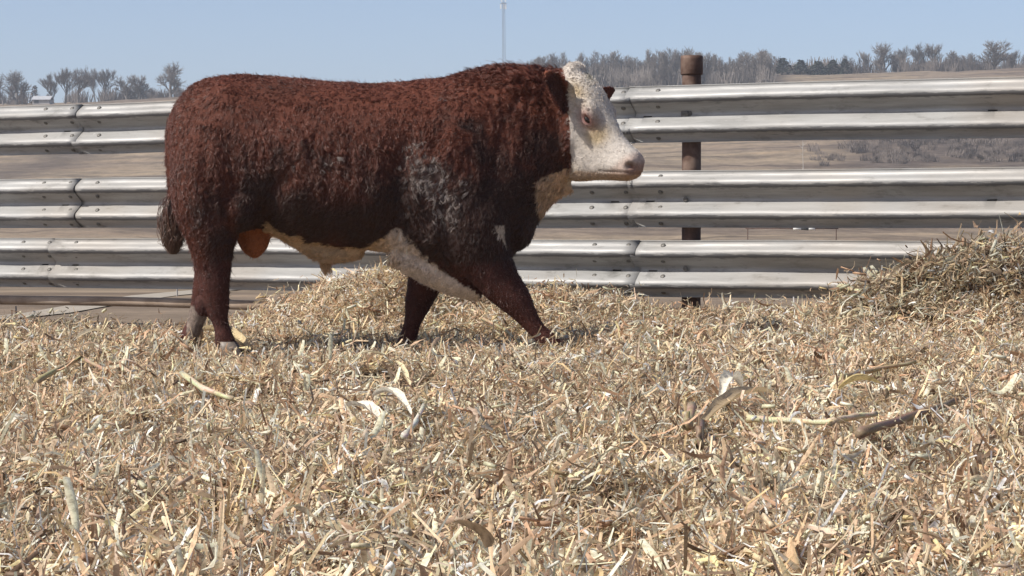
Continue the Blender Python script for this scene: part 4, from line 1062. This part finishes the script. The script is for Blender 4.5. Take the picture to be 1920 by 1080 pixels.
def bull_colour(P, clay_on=True):
    """coat pattern of the animal, position based"""
    P = np.asarray(P, float); px, py = pix(P); f, u, l = fu_l(P); n_ = len(P)
    nz = fbm(P[:, 0] * 14, P[:, 2] * 14 + P[:, 1] * 9, 41, 4); nb = fbm(P[:, 0] * 4, P[:, 2] * 4 + P[:, 1] * 3, 43, 3); nf = fbm(P[:, 0] * 45, P[:, 2] * 45, 47, 2)
    red = np.array([.108, .033, .019]); col = np.tile(red, (n_, 1)) * (1 + .35 * nb + .25 * nz)[:, None]
    # muddy coat on flank, shoulder and upper legs, with lower-flank shade painted in
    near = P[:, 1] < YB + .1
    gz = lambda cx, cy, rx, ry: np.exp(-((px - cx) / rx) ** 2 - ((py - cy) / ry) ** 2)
    mud_shade = .06 + .55 * sstep(260, 430, py) + .75 * gz(930, 400, 85, 120) + .45 * gz(610, 405, 130, 55) + .42 * gz(590, 295, 120, 45) + .25 * gz(430, 270, 60, 60) + .35 * gz(770, 330, 60, 60) + .3 * gz(1000, 260, 60, 70) + .2 * gz(470, 340, 60, 60)
    mud_shade = sstep(.22, .80, mud_shade + .55 * nz + .5 * nb) * sstep(165, 230, py)
    dark = np.array([.026, .017, .014]); col = col * (1 - .8 * mud_shade[:, None]) + dark * (.8 * mud_shade[:, None])
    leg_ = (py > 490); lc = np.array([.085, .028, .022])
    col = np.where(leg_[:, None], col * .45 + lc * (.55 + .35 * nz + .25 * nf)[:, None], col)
    # dried grey clay in the curls
    def patch(cx, cy, rx, ry, ang):
        c, s = math.cos(ang), math.sin(ang); a = (px - cx) * c + (py - cy) * s; b = -(px - cx) * s + (py - cy) * c
        return np.exp(-(a / rx) ** 2 - (b / ry) ** 2)
    clay = 1.05 * patch(800, 335, 105, 34, 1.15) + .62 * patch(865, 325, 55, 38, .5) + .75 * patch(840, 183, 28, 8, .3) + .42 * patch(620, 300, 55, 24, -.3) + .35 * patch(375, 400, 30, 45, 0) + .25 * patch(480, 300, 40, 30, 0) + .3 * patch(830, 410, 40, 40, 0)
    ck = sstep(.25, .7, clay * (.8 + .8 * nz)) * (P[:, 1] < YB); bull_colour.clay = ck; ck = ck * (.45 if clay_on else 0)
    col = col * (1 - .8 * ck[:, None]) + np.array([.27, .215, .185]) * (.8 * ck[:, None])
    # white underline
    up = np.interp(px, [480, 500, 540, 580, 640, 690, 720, 745, 770, 800, 840, 900, 905], [470, 425, 438, 455, 470, 458, 438, 424, 446, 482, 516, 552, 600])
    belly = (py > up + 15 * nz + 3 * nf) & (px > 492) & (px < 902) & ~((py > np.interp(px, [735, 770, 830, 900], [498, 506, 535, 546])) & (px > 728) & (P[:, 1] > YB + .085))
    belly = belly & (py < 568) & ~((P[:, 1] < YB - .02) & (px > 905))
    white = np.array([.62, .52, .44]); wb = np.array([.52, .36, .22])
    wmix = sstep(700, 760, px)[:, None]; col = np.where(belly[:, None], (wb * (1 - wmix) + white * wmix) * (1 + .32 * nf + .15 * nz)[:, None], col)
    # white throat and front of brisket
    edge = np.interp(py, [308, 322, 334, 350, 380, 402, 412], [1066, 1040, 1014, 1004, 1006, 1008, 1030])
    thr = (px > edge + 16 * nz) & (py > 316) & (py < 430)
    col = np.where(thr[:, None], np.array([.50, .35, .23]) * (1 + .45 * nf + .3 * nz)[:, None], col)
    vee = (py > 424) & (py < 462) & (np.abs(px - (936 + (py - 424) * .35)) < (462 - py) * .24 + 1 + 4 * nz) & near
    col = np.where(vee[:, None], np.array([.50, .42, .34]), col)
    # white face
    face = (f > -.08) & (np.abs(l) < .17) & (px > np.interp(py, [110, 140, 160, 200, 260, 320, 345], [1056, 1058, 1062, 1066, 1068, 1072, 1062]) + 2.5 * nz) & (py < 350)
    isear = (P[:, 1] < YB - .175) & (px < 1066) & (py < 215) | ((px > 1120) & (P[:, 1] > YB + .06) & (py < 200))
    fw = np.array([.57, .515, .46]) * (1 + .10 * nz + .08 * nf)[:, None]
    cream = np.exp(-((f - .31) / .045) ** 2 - ((u + .075) / .05) ** 2) + .7 * np.exp(-((f - .12) / .07) ** 2 - ((u + .02) / .03) ** 2) * (l > 0) + .5 * sstep(.20, .32, -u)
    cream = (cream * (.8 + .6 * nz)).clip(0, .75)[:, None]; fw = fw * (1 - cream) + np.array([.50, .37, .19]) * cream
    grn = (.55 * np.exp(-((px - 1108) / 9) ** 2 - ((py - 143) / 14) ** 2))[:, None]; fw = fw * (1 - grn) + np.array([.20, .18, .10]) * grn
    er = np.sqrt(((f - .238) / 1.35) ** 2 + (u + .056) ** 2); pk = np.exp(-(er / .034) ** 2)[:, None] * (np.abs(l) > .05)[:, None]; fw = fw * (1 - pk) + np.array([.24, .085, .075]) * pk
    mz = .6 * (sstep(.45, .50, f) * sstep(-.19, -.14, u) )[:, None]; fw = fw * (1 - .75 * mz) + np.array([.50, .30, .22]) * .75 * mz
    nos = np.exp(-((f - .517) / .018) ** 2 - ((u + .036) / .014) ** 2)[:, None] * (np.abs(l) > .015)[:, None]; fw = fw * (1 - nos) + np.array([.07, .022, .018]) * nos
    pad = (sstep(.505, .53, f) * sstep(-.10, -.05, u) * .7)[:, None]; fw = fw * (1 - pad) + np.array([.27, .15, .115]) * pad
    mo = (np.exp(-((u + .062 + (.53 - f) * 1.1) / .005) ** 2) * (f > .435))[:, None]; ch = (sstep(.0, .02, -(u + .062 + (.53 - f) * 1.1)) * (f > .36) * .6)[:, None]; fw = fw * (1 - ch) + np.array([.40, .25, .14]) * ch; fw = fw * (1 - .6 * mo) + np.array([.15, .08, .06]) * .6 * mo
    col = np.where(face[:, None] & ~isear[:, None], fw, col)
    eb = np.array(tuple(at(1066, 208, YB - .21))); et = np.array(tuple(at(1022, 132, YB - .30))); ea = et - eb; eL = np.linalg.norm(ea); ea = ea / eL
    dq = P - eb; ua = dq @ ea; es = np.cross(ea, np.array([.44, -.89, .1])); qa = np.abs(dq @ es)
    lit_rim = np.maximum(sstep(.030, .050, qa), sstep(eL * .80, eL * .98, ua))  # sunlit ear edge painted as a lighter rim, shaded inside painted darker
    col = np.where((isear & face)[:, None] | ((px > 1000) & (px < 1066) & (P[:, 1] < YB - .19) & (py < 215))[:, None], (np.array([.070, .026, .018])[None, :] * (1 - lit_rim[:, None]) + np.array([.21, .07, .04])[None, :] * lit_rim[:, None]) * (1 + .2 * nz)[:, None], col)
    # scrotum, sheath tuft, pasterns, tail switch
    sc_ = (px > 436) & (px < 512) & (py > 412) & (np.abs(P[:, 1] - YB) < .10)
    col = np.where(sc_[:, None], np.array([.30, .105, .045]) * (1 + .2 * nz)[:, None], col)
    pw = ((px < 388) & (px > 350) & (py > 572) & (P[:, 1] > YB + .08)) ; col = np.where(pw[:, None], np.array([.22, .17, .14]) * (1 + .5 * nf)[:, None], col)
    pw = (py > 648) & (px < 800); col = np.where(pw[:, None], np.array([.50, .42, .34]), col)
    ts = (px < 352) & (py > 425) & (P[:, 1] > YB - .08) & (np.abs(P[:, 1] - YB) < .1); col = np.where(ts[:, None], np.array([.07, .04, .03]) * (1 + .4 * nf)[:, None], col)
    return col.clip(.008, .8), (face & ~isear)
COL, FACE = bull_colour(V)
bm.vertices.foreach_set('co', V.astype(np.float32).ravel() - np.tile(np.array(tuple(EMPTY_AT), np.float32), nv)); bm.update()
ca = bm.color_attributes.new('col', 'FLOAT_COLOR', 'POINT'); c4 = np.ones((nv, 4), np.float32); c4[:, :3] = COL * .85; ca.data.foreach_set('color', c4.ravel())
bm.polygons.foreach_set('use_smooth', np.ones(len(bm.polygons), bool))
m, nt, p = newmat('short_hide')
a = nt.nodes.new('ShaderNodeAttribute'); a.attribute_name = 'col'; n1 = noise_node(nt, 60, 6, .7)
nt.links.new(mix(nt, 1.0, a.outputs['Color'], ramp(nt, n1.outputs[0], [(.3, (.65,) * 3), (.7, (1.2,) * 3)]).outputs[0], 'MULTIPLY'), p.inputs['Base Color'])
p.inputs['Roughness'].default_value = .75; p.inputs['Specular IOR Level'].default_value = .2; bump(nt, n1.outputs[0], .6, .006, p)
bull = empty('bull', EMPTY_AT, 'reddish brown young bull with curly coat and white face, walking to the right', 'bull')
bm.materials.clear(); bm.materials.append(m); body_o = bpy.data.objects.new('body', bm); S.collection.objects.link(body_o); body_o.parent = bull

# eyes
M['eye'] = simple('dark_eye', [(.3, (.010, .006, .005)), (.7, (.02, .012, .01))], 3, .08, 0, 0)
for sg in (1, -1):
    c = hp(.238, -.056, .098 * sg); e_ = MB(); n = 10
    for i in range(1, n):
        ph = math.pi * i / n
        for q in range(n * 2):
            th = math.pi * q / n; e_.v.append(c + (HF * math.cos(ph) * 1.15 + HU * (math.sin(ph) * math.cos(th) * .8) + HR * (math.sin(ph) * math.sin(th))) * .0175)
    for i in range(n - 2):
        for q in range(n * 2):
            a = i * n * 2 + q; b = i * n * 2 + (q + 1) % (n * 2); e_.f.append((a, a + n * 2, b + n * 2, b))
    e_.build('eye', M['eye'], bull, EMPTY_AT, True)
# hooves
M['hoof'] = simple('hoof_horn', [(.3, (.10, .08, .065)), (.7, (.24, .20, .165))], 20, .5, 0, .3, .002)
def hoof(px, py, dy, tilt, dirx=1):
    c = bp(px, py, dy)
    for sg in (-1, 1):
        b = MB(); V_ = []
        for i, (dz, rx, sh) in enumerate([(.035, .034, 0), (.0, .045, .012), (-.035, .054, .024), (-.045, .053, .026)]):
            for k in range(14):
                th = 2 * math.pi * k / 14; x_ = math.cos(th) * rx * (1.15 if math.cos(th) > 0 else .8) + sh * dirx; y_ = math.sin(th) * .024 + sg * .026
                q = Vector((x_ * math.cos(tilt) - dz * math.sin(tilt), y_, x_ * math.sin(tilt) + dz * math.cos(tilt))); b.v.append(c + q)
        for i in range(3):
            for k in range(14):
                a = i * 14 + k; d_ = i * 14 + (k + 1) % 14; b.f.append((a, d_, d_ + 14, a + 14))
        b.f.append(tuple(range(14))[::-1]); b.f.append(tuple(range(42, 56)))
        b.build('hoof', M['hoof'], bull, EMPTY_AT, True)
hoof(424, 655, -.18, 0); hoof(352, 652, .18, -.9); hoof(1045, 663, -.17, 0); hoof(757, 668, .17, -.15)

# coat: curled hair in clumps
tri = np.empty(len(bm.loop_triangles) * 3, np.int32) if len(bm.loop_triangles) else None
if tri is None:
    bm.calc_loop_triangles(); tri = np.empty(len(bm.loop_triangles) * 3, np.int32)
bm.loop_triangles.foreach_get('vertices', tri); tri = tri.reshape(-1, 3)
A_, B_, C_ = V[tri[:, 0]], V[tri[:, 1]], V[tri[:, 2]]; TN = np.cross(B_ - A_, C_ - A_); area = np.linalg.norm(TN, axis=1) / 2
cen_ = (A_ + B_ + C_) / 3; TNn = TN / (2 * area[:, None] + 1e-12)
tpx, tpy = pix(cen_); tf, tu, tl = fu_l(cen_)
toC = -(cen_ - np.array([0, 0, H])); toC /= np.linalg.norm(toC, axis=1)[:, None]; facing = (TNn * toC).sum(1)
dens = np.where(facing > -.15, 1.0, .30)
_, tface = bull_colour(cen_); dens = dens * np.where(tface, 1.9, 1.0)
mzl = (tf > .49) & (np.abs(tl) < .12) & (tu > -.22); dens = dens * np.where(mzl, .25, 1.0)
eyez = (np.sqrt(((tf - .238) / 1.4) ** 2 + (tu + .056) ** 2) < .020) & (np.abs(tl) < .14) & (np.abs(tl) > .05); dens = np.where(eyez, 0, dens)
nosz = (np.sqrt((tf - .515) ** 2 + (tu + .036) ** 2) < .019) & (np.abs(tl) < .09); dens = np.where(nosz, 0, dens)
pr = area * dens; pr /= pr.sum()
NH = 260000; rh = np.random.default_rng(3)
ti = rh.choice(len(tri), NH, p=pr); u1 = np.sqrt(rh.random(NH)); u2 = rh.random(NH)
R0 = A_[ti] * (1 - u1)[:, None] + B_[ti] * (u1 * (1 - u2))[:, None] + C_[ti] * (u1 * u2)[:, None]
VN = np.empty(nv * 3, np.float32); bm.vertex_normals.foreach_get('vector', VN); VN = VN.reshape(-1, 3)
N0 = VN[tri[ti, 0]].astype(float)
NCl = 30000; kd = KDTree(NCl)
for i in range(NCl): kd.insert(R0[i], i)
kd.balance(); cl = np.array([kd.find(q)[1] for q in R0])
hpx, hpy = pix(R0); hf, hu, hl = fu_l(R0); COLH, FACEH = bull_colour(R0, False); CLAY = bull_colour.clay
# lie of the coat: smooth over the loin and rump, curled on the mid flank, shoulder and neck
def curlzone(px, py):
    g = lambda cx, cy, rx, ry: np.exp(-((px - cx) / rx) ** 2 - ((py - cy) / ry) ** 2)
    return np.clip(g(590, 290, 150, 60) + g(820, 340, 80, 110) + .8 * g(960, 170, 110, 60) + .6 * g(390, 330, 60, 110) + .5 * g(1020, 250, 50, 90) + .8 * g(1035, 362, 45, 45) + .6 * g(770, 465, 70, 45), 0, 1)
def flow(P, N, px, py, face):
    d = np.tile(np.array([-.45, -.15, -.85]), (len(P), 1))
    back = (1 - sstep(150, 230, py))[:, None]; d = d * (1 - back) + np.array([-1, 0, -.15]) * back
    d = np.where(face[:, None], -np.array(tuple(HF)) * .6 + np.array([-.3, -.1, -.3]), d)
    cz = curlzone(px, py)
    sw = (.7 + 1.5 * cz) * fbm(P[:, 0] * 4, P[:, 2] * 4, 91, 3) + (.25 + .8 * cz) * fbm(P[:, 0] * 17, P[:, 2] * 17, 93, 2)
    d = d - N * (d * N).sum(1)[:, None]; d /= np.linalg.norm(d, axis=1)[:, None] + 1e-9
    b = np.cross(N, d); return d * np.cos(sw)[:, None] + b * np.sin(sw)[:, None], b * np.cos(sw)[:, None] - d * np.sin(sw)[:, None]
CT, CB = flow(R0[:NCl], N0[:NCl], hpx[:NCl], hpy[:NCl], FACEH[:NCl]); CNm = N0[:NCl]
legz = sstep(490, 530, hpy[:NCl])
top = 1 - sstep(140, 185, hpy[:NCl])
CZ = curlzone(hpx[:NCl], hpy[:NCl]); CLn = np.where(FACEH[:NCl], .013, .026 + .012 * CZ) * (1 - .68 * legz) * (.45 + .95 * rh.random(NCl)) * (1 + .9 * top * sstep(840, 900, hpx[:NCl]) * rh.random(NCl))
CLn = np.where(FACEH[:NCl] & (hf[:NCl] > .26), CLn * .5, CLn); CLn = np.where(FACEH[:NCl] & (hu[:NCl] > -.10) & (hf[:NCl] < .10), .017, CLn); CLn = np.where((hf[:NCl] > .44) & FACEH[:NCl], .004, CLn)
er_ = (hpx[:NCl] > 1000) & (hpx[:NCl] < 1066) & (R0[:NCl, 1] < YB - .20) & (hpy[:NCl] < 215); CLn = np.where(er_, .010, CLn)
far_ear = (hpx[:NCl] > 1120) & (R0[:NCl, 1] > YB + .05) & (hpy[:NCl] < 205); CLn = np.where(far_ear, .006, CLn)
scr = (hpx[:NCl] > 436) & (hpx[:NCl] < 512) & (hpy[:NCl] > 412) & (np.abs(R0[:NCl, 1] - YB) < .10); CLn = np.where(scr, .004, CLn)
she = (hpx[:NCl] > 590) & (hpx[:NCl] < 634) & (hpy[:NCl] > 478) & (np.abs(R0[:NCl, 1] - YB) < .10); CLn = np.where(she, .055, CLn)
CA = rh.random(NCl) * 6.283; CW = .35 + .8 * rh.random(NCl); CR = CLn * (.06 + .10 * rh.random(NCl) + .20 * CZ * rh.random(NCl)); CR = np.where(FACEH[:NCl] & (hf[:NCl] > .2), CR * .4, CR); CS = np.where(rh.random(NCl) < .5, -1, 1)
lift = .06 + .12 * rh.random(NCl) + .22 * CZ * rh.random(NCl); lift = np.where(FACEH[:NCl], .25, lift + .4 * top * sstep(840, 900, hpx[:NCl]))
KP = 7; s = np.linspace(0, 1, KP)
PTS = np.empty((NH, KP, 3)); c = cl
IPH = rh.normal(0, .7, NH); off = R0 - R0[c]; hl_ = CLn[c] * (.8 + .35 * rh.random(NH)); jit = rh.normal(0, 1, (NH, 3)) * np.where(rh.random(NH) < .12, .009, .0032)[:, None]; jit = np.where(FACEH[:, None], jit * .5, jit)
for j, sv in enumerate(s):
    cur = CR[c] * sv ** .8; an = CA[c] + CS[c] * CW[c] * 6.283 * sv; a0 = CA[c]
    P = R0[c] + (CT[c] * (hl_ * (sv - .25 * sv * sv))[:, None]) + CNm[c] * (hl_ * lift[c] * (sv - .55 * sv * sv))[:, None]
    an = an + IPH * sv
    P = P + CB[c] * (cur * (np.sin(an) - np.sin(a0)))[:, None] + CNm[c] * (cur * .6 * (np.cos(an) - np.cos(a0)))[:, None]
    P = P + off * (1 - .45 * sv)[..., None] if np.ndim(sv) else P + off * (1 - .45 * sv)
    PTS[:, j] = P + jit * sv
PTS = PTS - (N0 * .002)[:, None, :]
def curves(name, pts, rad0, rad1, col, mat, parent, loc):
    n, k, _ = pts.shape; hc = bpy.data.hair_curves.new(name); hc.add_curves([k] * n)
    hc.points.foreach_set('position', (pts - np.array(tuple(loc))).astype(np.float32).ravel())
    rr = np.linspace(0, 1, k)[None, :]; rad = (rad0[:, None] * (1 - rr) + rad1[:, None] * rr).astype(np.float32)
    ra = hc.attributes.get('radius') or hc.attributes.new('radius', 'FLOAT', 'POINT'); ra.data.foreach_set('value', rad.ravel())
    ca = hc.attributes.new('col', 'FLOAT_COLOR', 'POINT'); c4 = np.ones((n, k, 4), np.float32)
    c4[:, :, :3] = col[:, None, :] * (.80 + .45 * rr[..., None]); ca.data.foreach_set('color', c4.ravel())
    hc.materials.append(mat); o = bpy.data.objects.new(name, hc); S.collection.objects.link(o); o.parent = parent; return o
m, nt, p = newmat('curly_hair')
a = nt.nodes.new('ShaderNodeAttribute'); a.attribute_name = 'col'; nt.links.new(a.outputs['Color'], p.inputs['Base Color'])
p.inputs['Roughness'].default_value = .36; p.inputs['Specular IOR Level'].default_value = .42; M['hair'] = m
cv = (1 + np.where(FACEH[:NCl], .05, .12 + .16 * CZ) * rh.normal(0, 1, NCl)).clip(.45, 1.8)
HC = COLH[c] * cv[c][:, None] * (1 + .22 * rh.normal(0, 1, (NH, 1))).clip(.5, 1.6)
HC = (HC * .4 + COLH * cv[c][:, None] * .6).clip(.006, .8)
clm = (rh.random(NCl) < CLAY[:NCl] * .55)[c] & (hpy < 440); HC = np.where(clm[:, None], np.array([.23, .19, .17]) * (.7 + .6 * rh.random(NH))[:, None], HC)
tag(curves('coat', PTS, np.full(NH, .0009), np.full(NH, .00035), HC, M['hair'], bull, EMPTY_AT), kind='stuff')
# tail switch
n = 2600; q = rh.random(n); sx_ = rh.normal(0, 1, n); sy_ = rh.normal(0, 1, n)
T0 = np.array([tuple(bp(322 + 3 * math.sin(k * 9), 362 + 85 * k, -.02)) for k in q]); k = np.linspace(0, 1, 9); pts = np.empty((n, 9, 3))
Lh = (.17 * (1 - q) + .06) * (.7 + .5 * rh.random(n))
for j, sv in enumerate(k):
    bul = math.sin(math.pi * min(1, sv * .8 + .12)); wv = .009 * np.sin(sv * 11 + sx_ * 5) * sv
    pts[:, j, 0] = T0[:, 0] + sx_ * .022 * bul * (sv > 0) + wv + .004 * sv; pts[:, j, 1] = T0[:, 1] + sy_ * .02 * bul * (sv > 0); pts[:, j, 2] = T0[:, 2] - Lh * sv + .01 * math.sin(sv * 3)
tip = sstep(425, 480, pix(pts[:, -1])[1])[:, None]; tc = np.array([.09, .032, .022]) * (1 - tip) + np.array([.12, .075, .055]) * tip
tag(curves('tail_switch', pts, np.full(n, .0013), np.full(n, .0005), (tc * (1 + .3 * rh.normal(0, 1, (n, 1)))).clip(.02, .6), M['hair'], bull, EMPTY_AT), kind='stuff')

n = 520; ang = rh.random(n) * 6.283; rr_ = np.sqrt(rh.random(n)); k = np.linspace(0, 1, 8); pts = np.empty((n, 8, 3)); c0 = bp(609, 480, 0)
Ls = .075 * (.5 + .7 * rh.random(n))
for j, sv in enumerate(k):
    pts[:, j, 0] = c0.x + np.cos(ang) * rr_ * (.030 - .010 * sv) + .006 * np.sin(sv * 8 + ang * 2) * sv + .012 * sv * sv; pts[:, j, 1] = c0.y + np.sin(ang) * rr_ * (.026 - .010 * sv); pts[:, j, 2] = c0.z - Ls * sv
tag(curves('sheath_tuft', pts, np.full(n, .0010), np.full(n, .0004), np.array([.42, .26, .14]) * (1 + .3 * rh.normal(0, 1, (n, 1))).clip(.4, 1.7), M['hair'], bull, EMPTY_AT), kind='stuff')
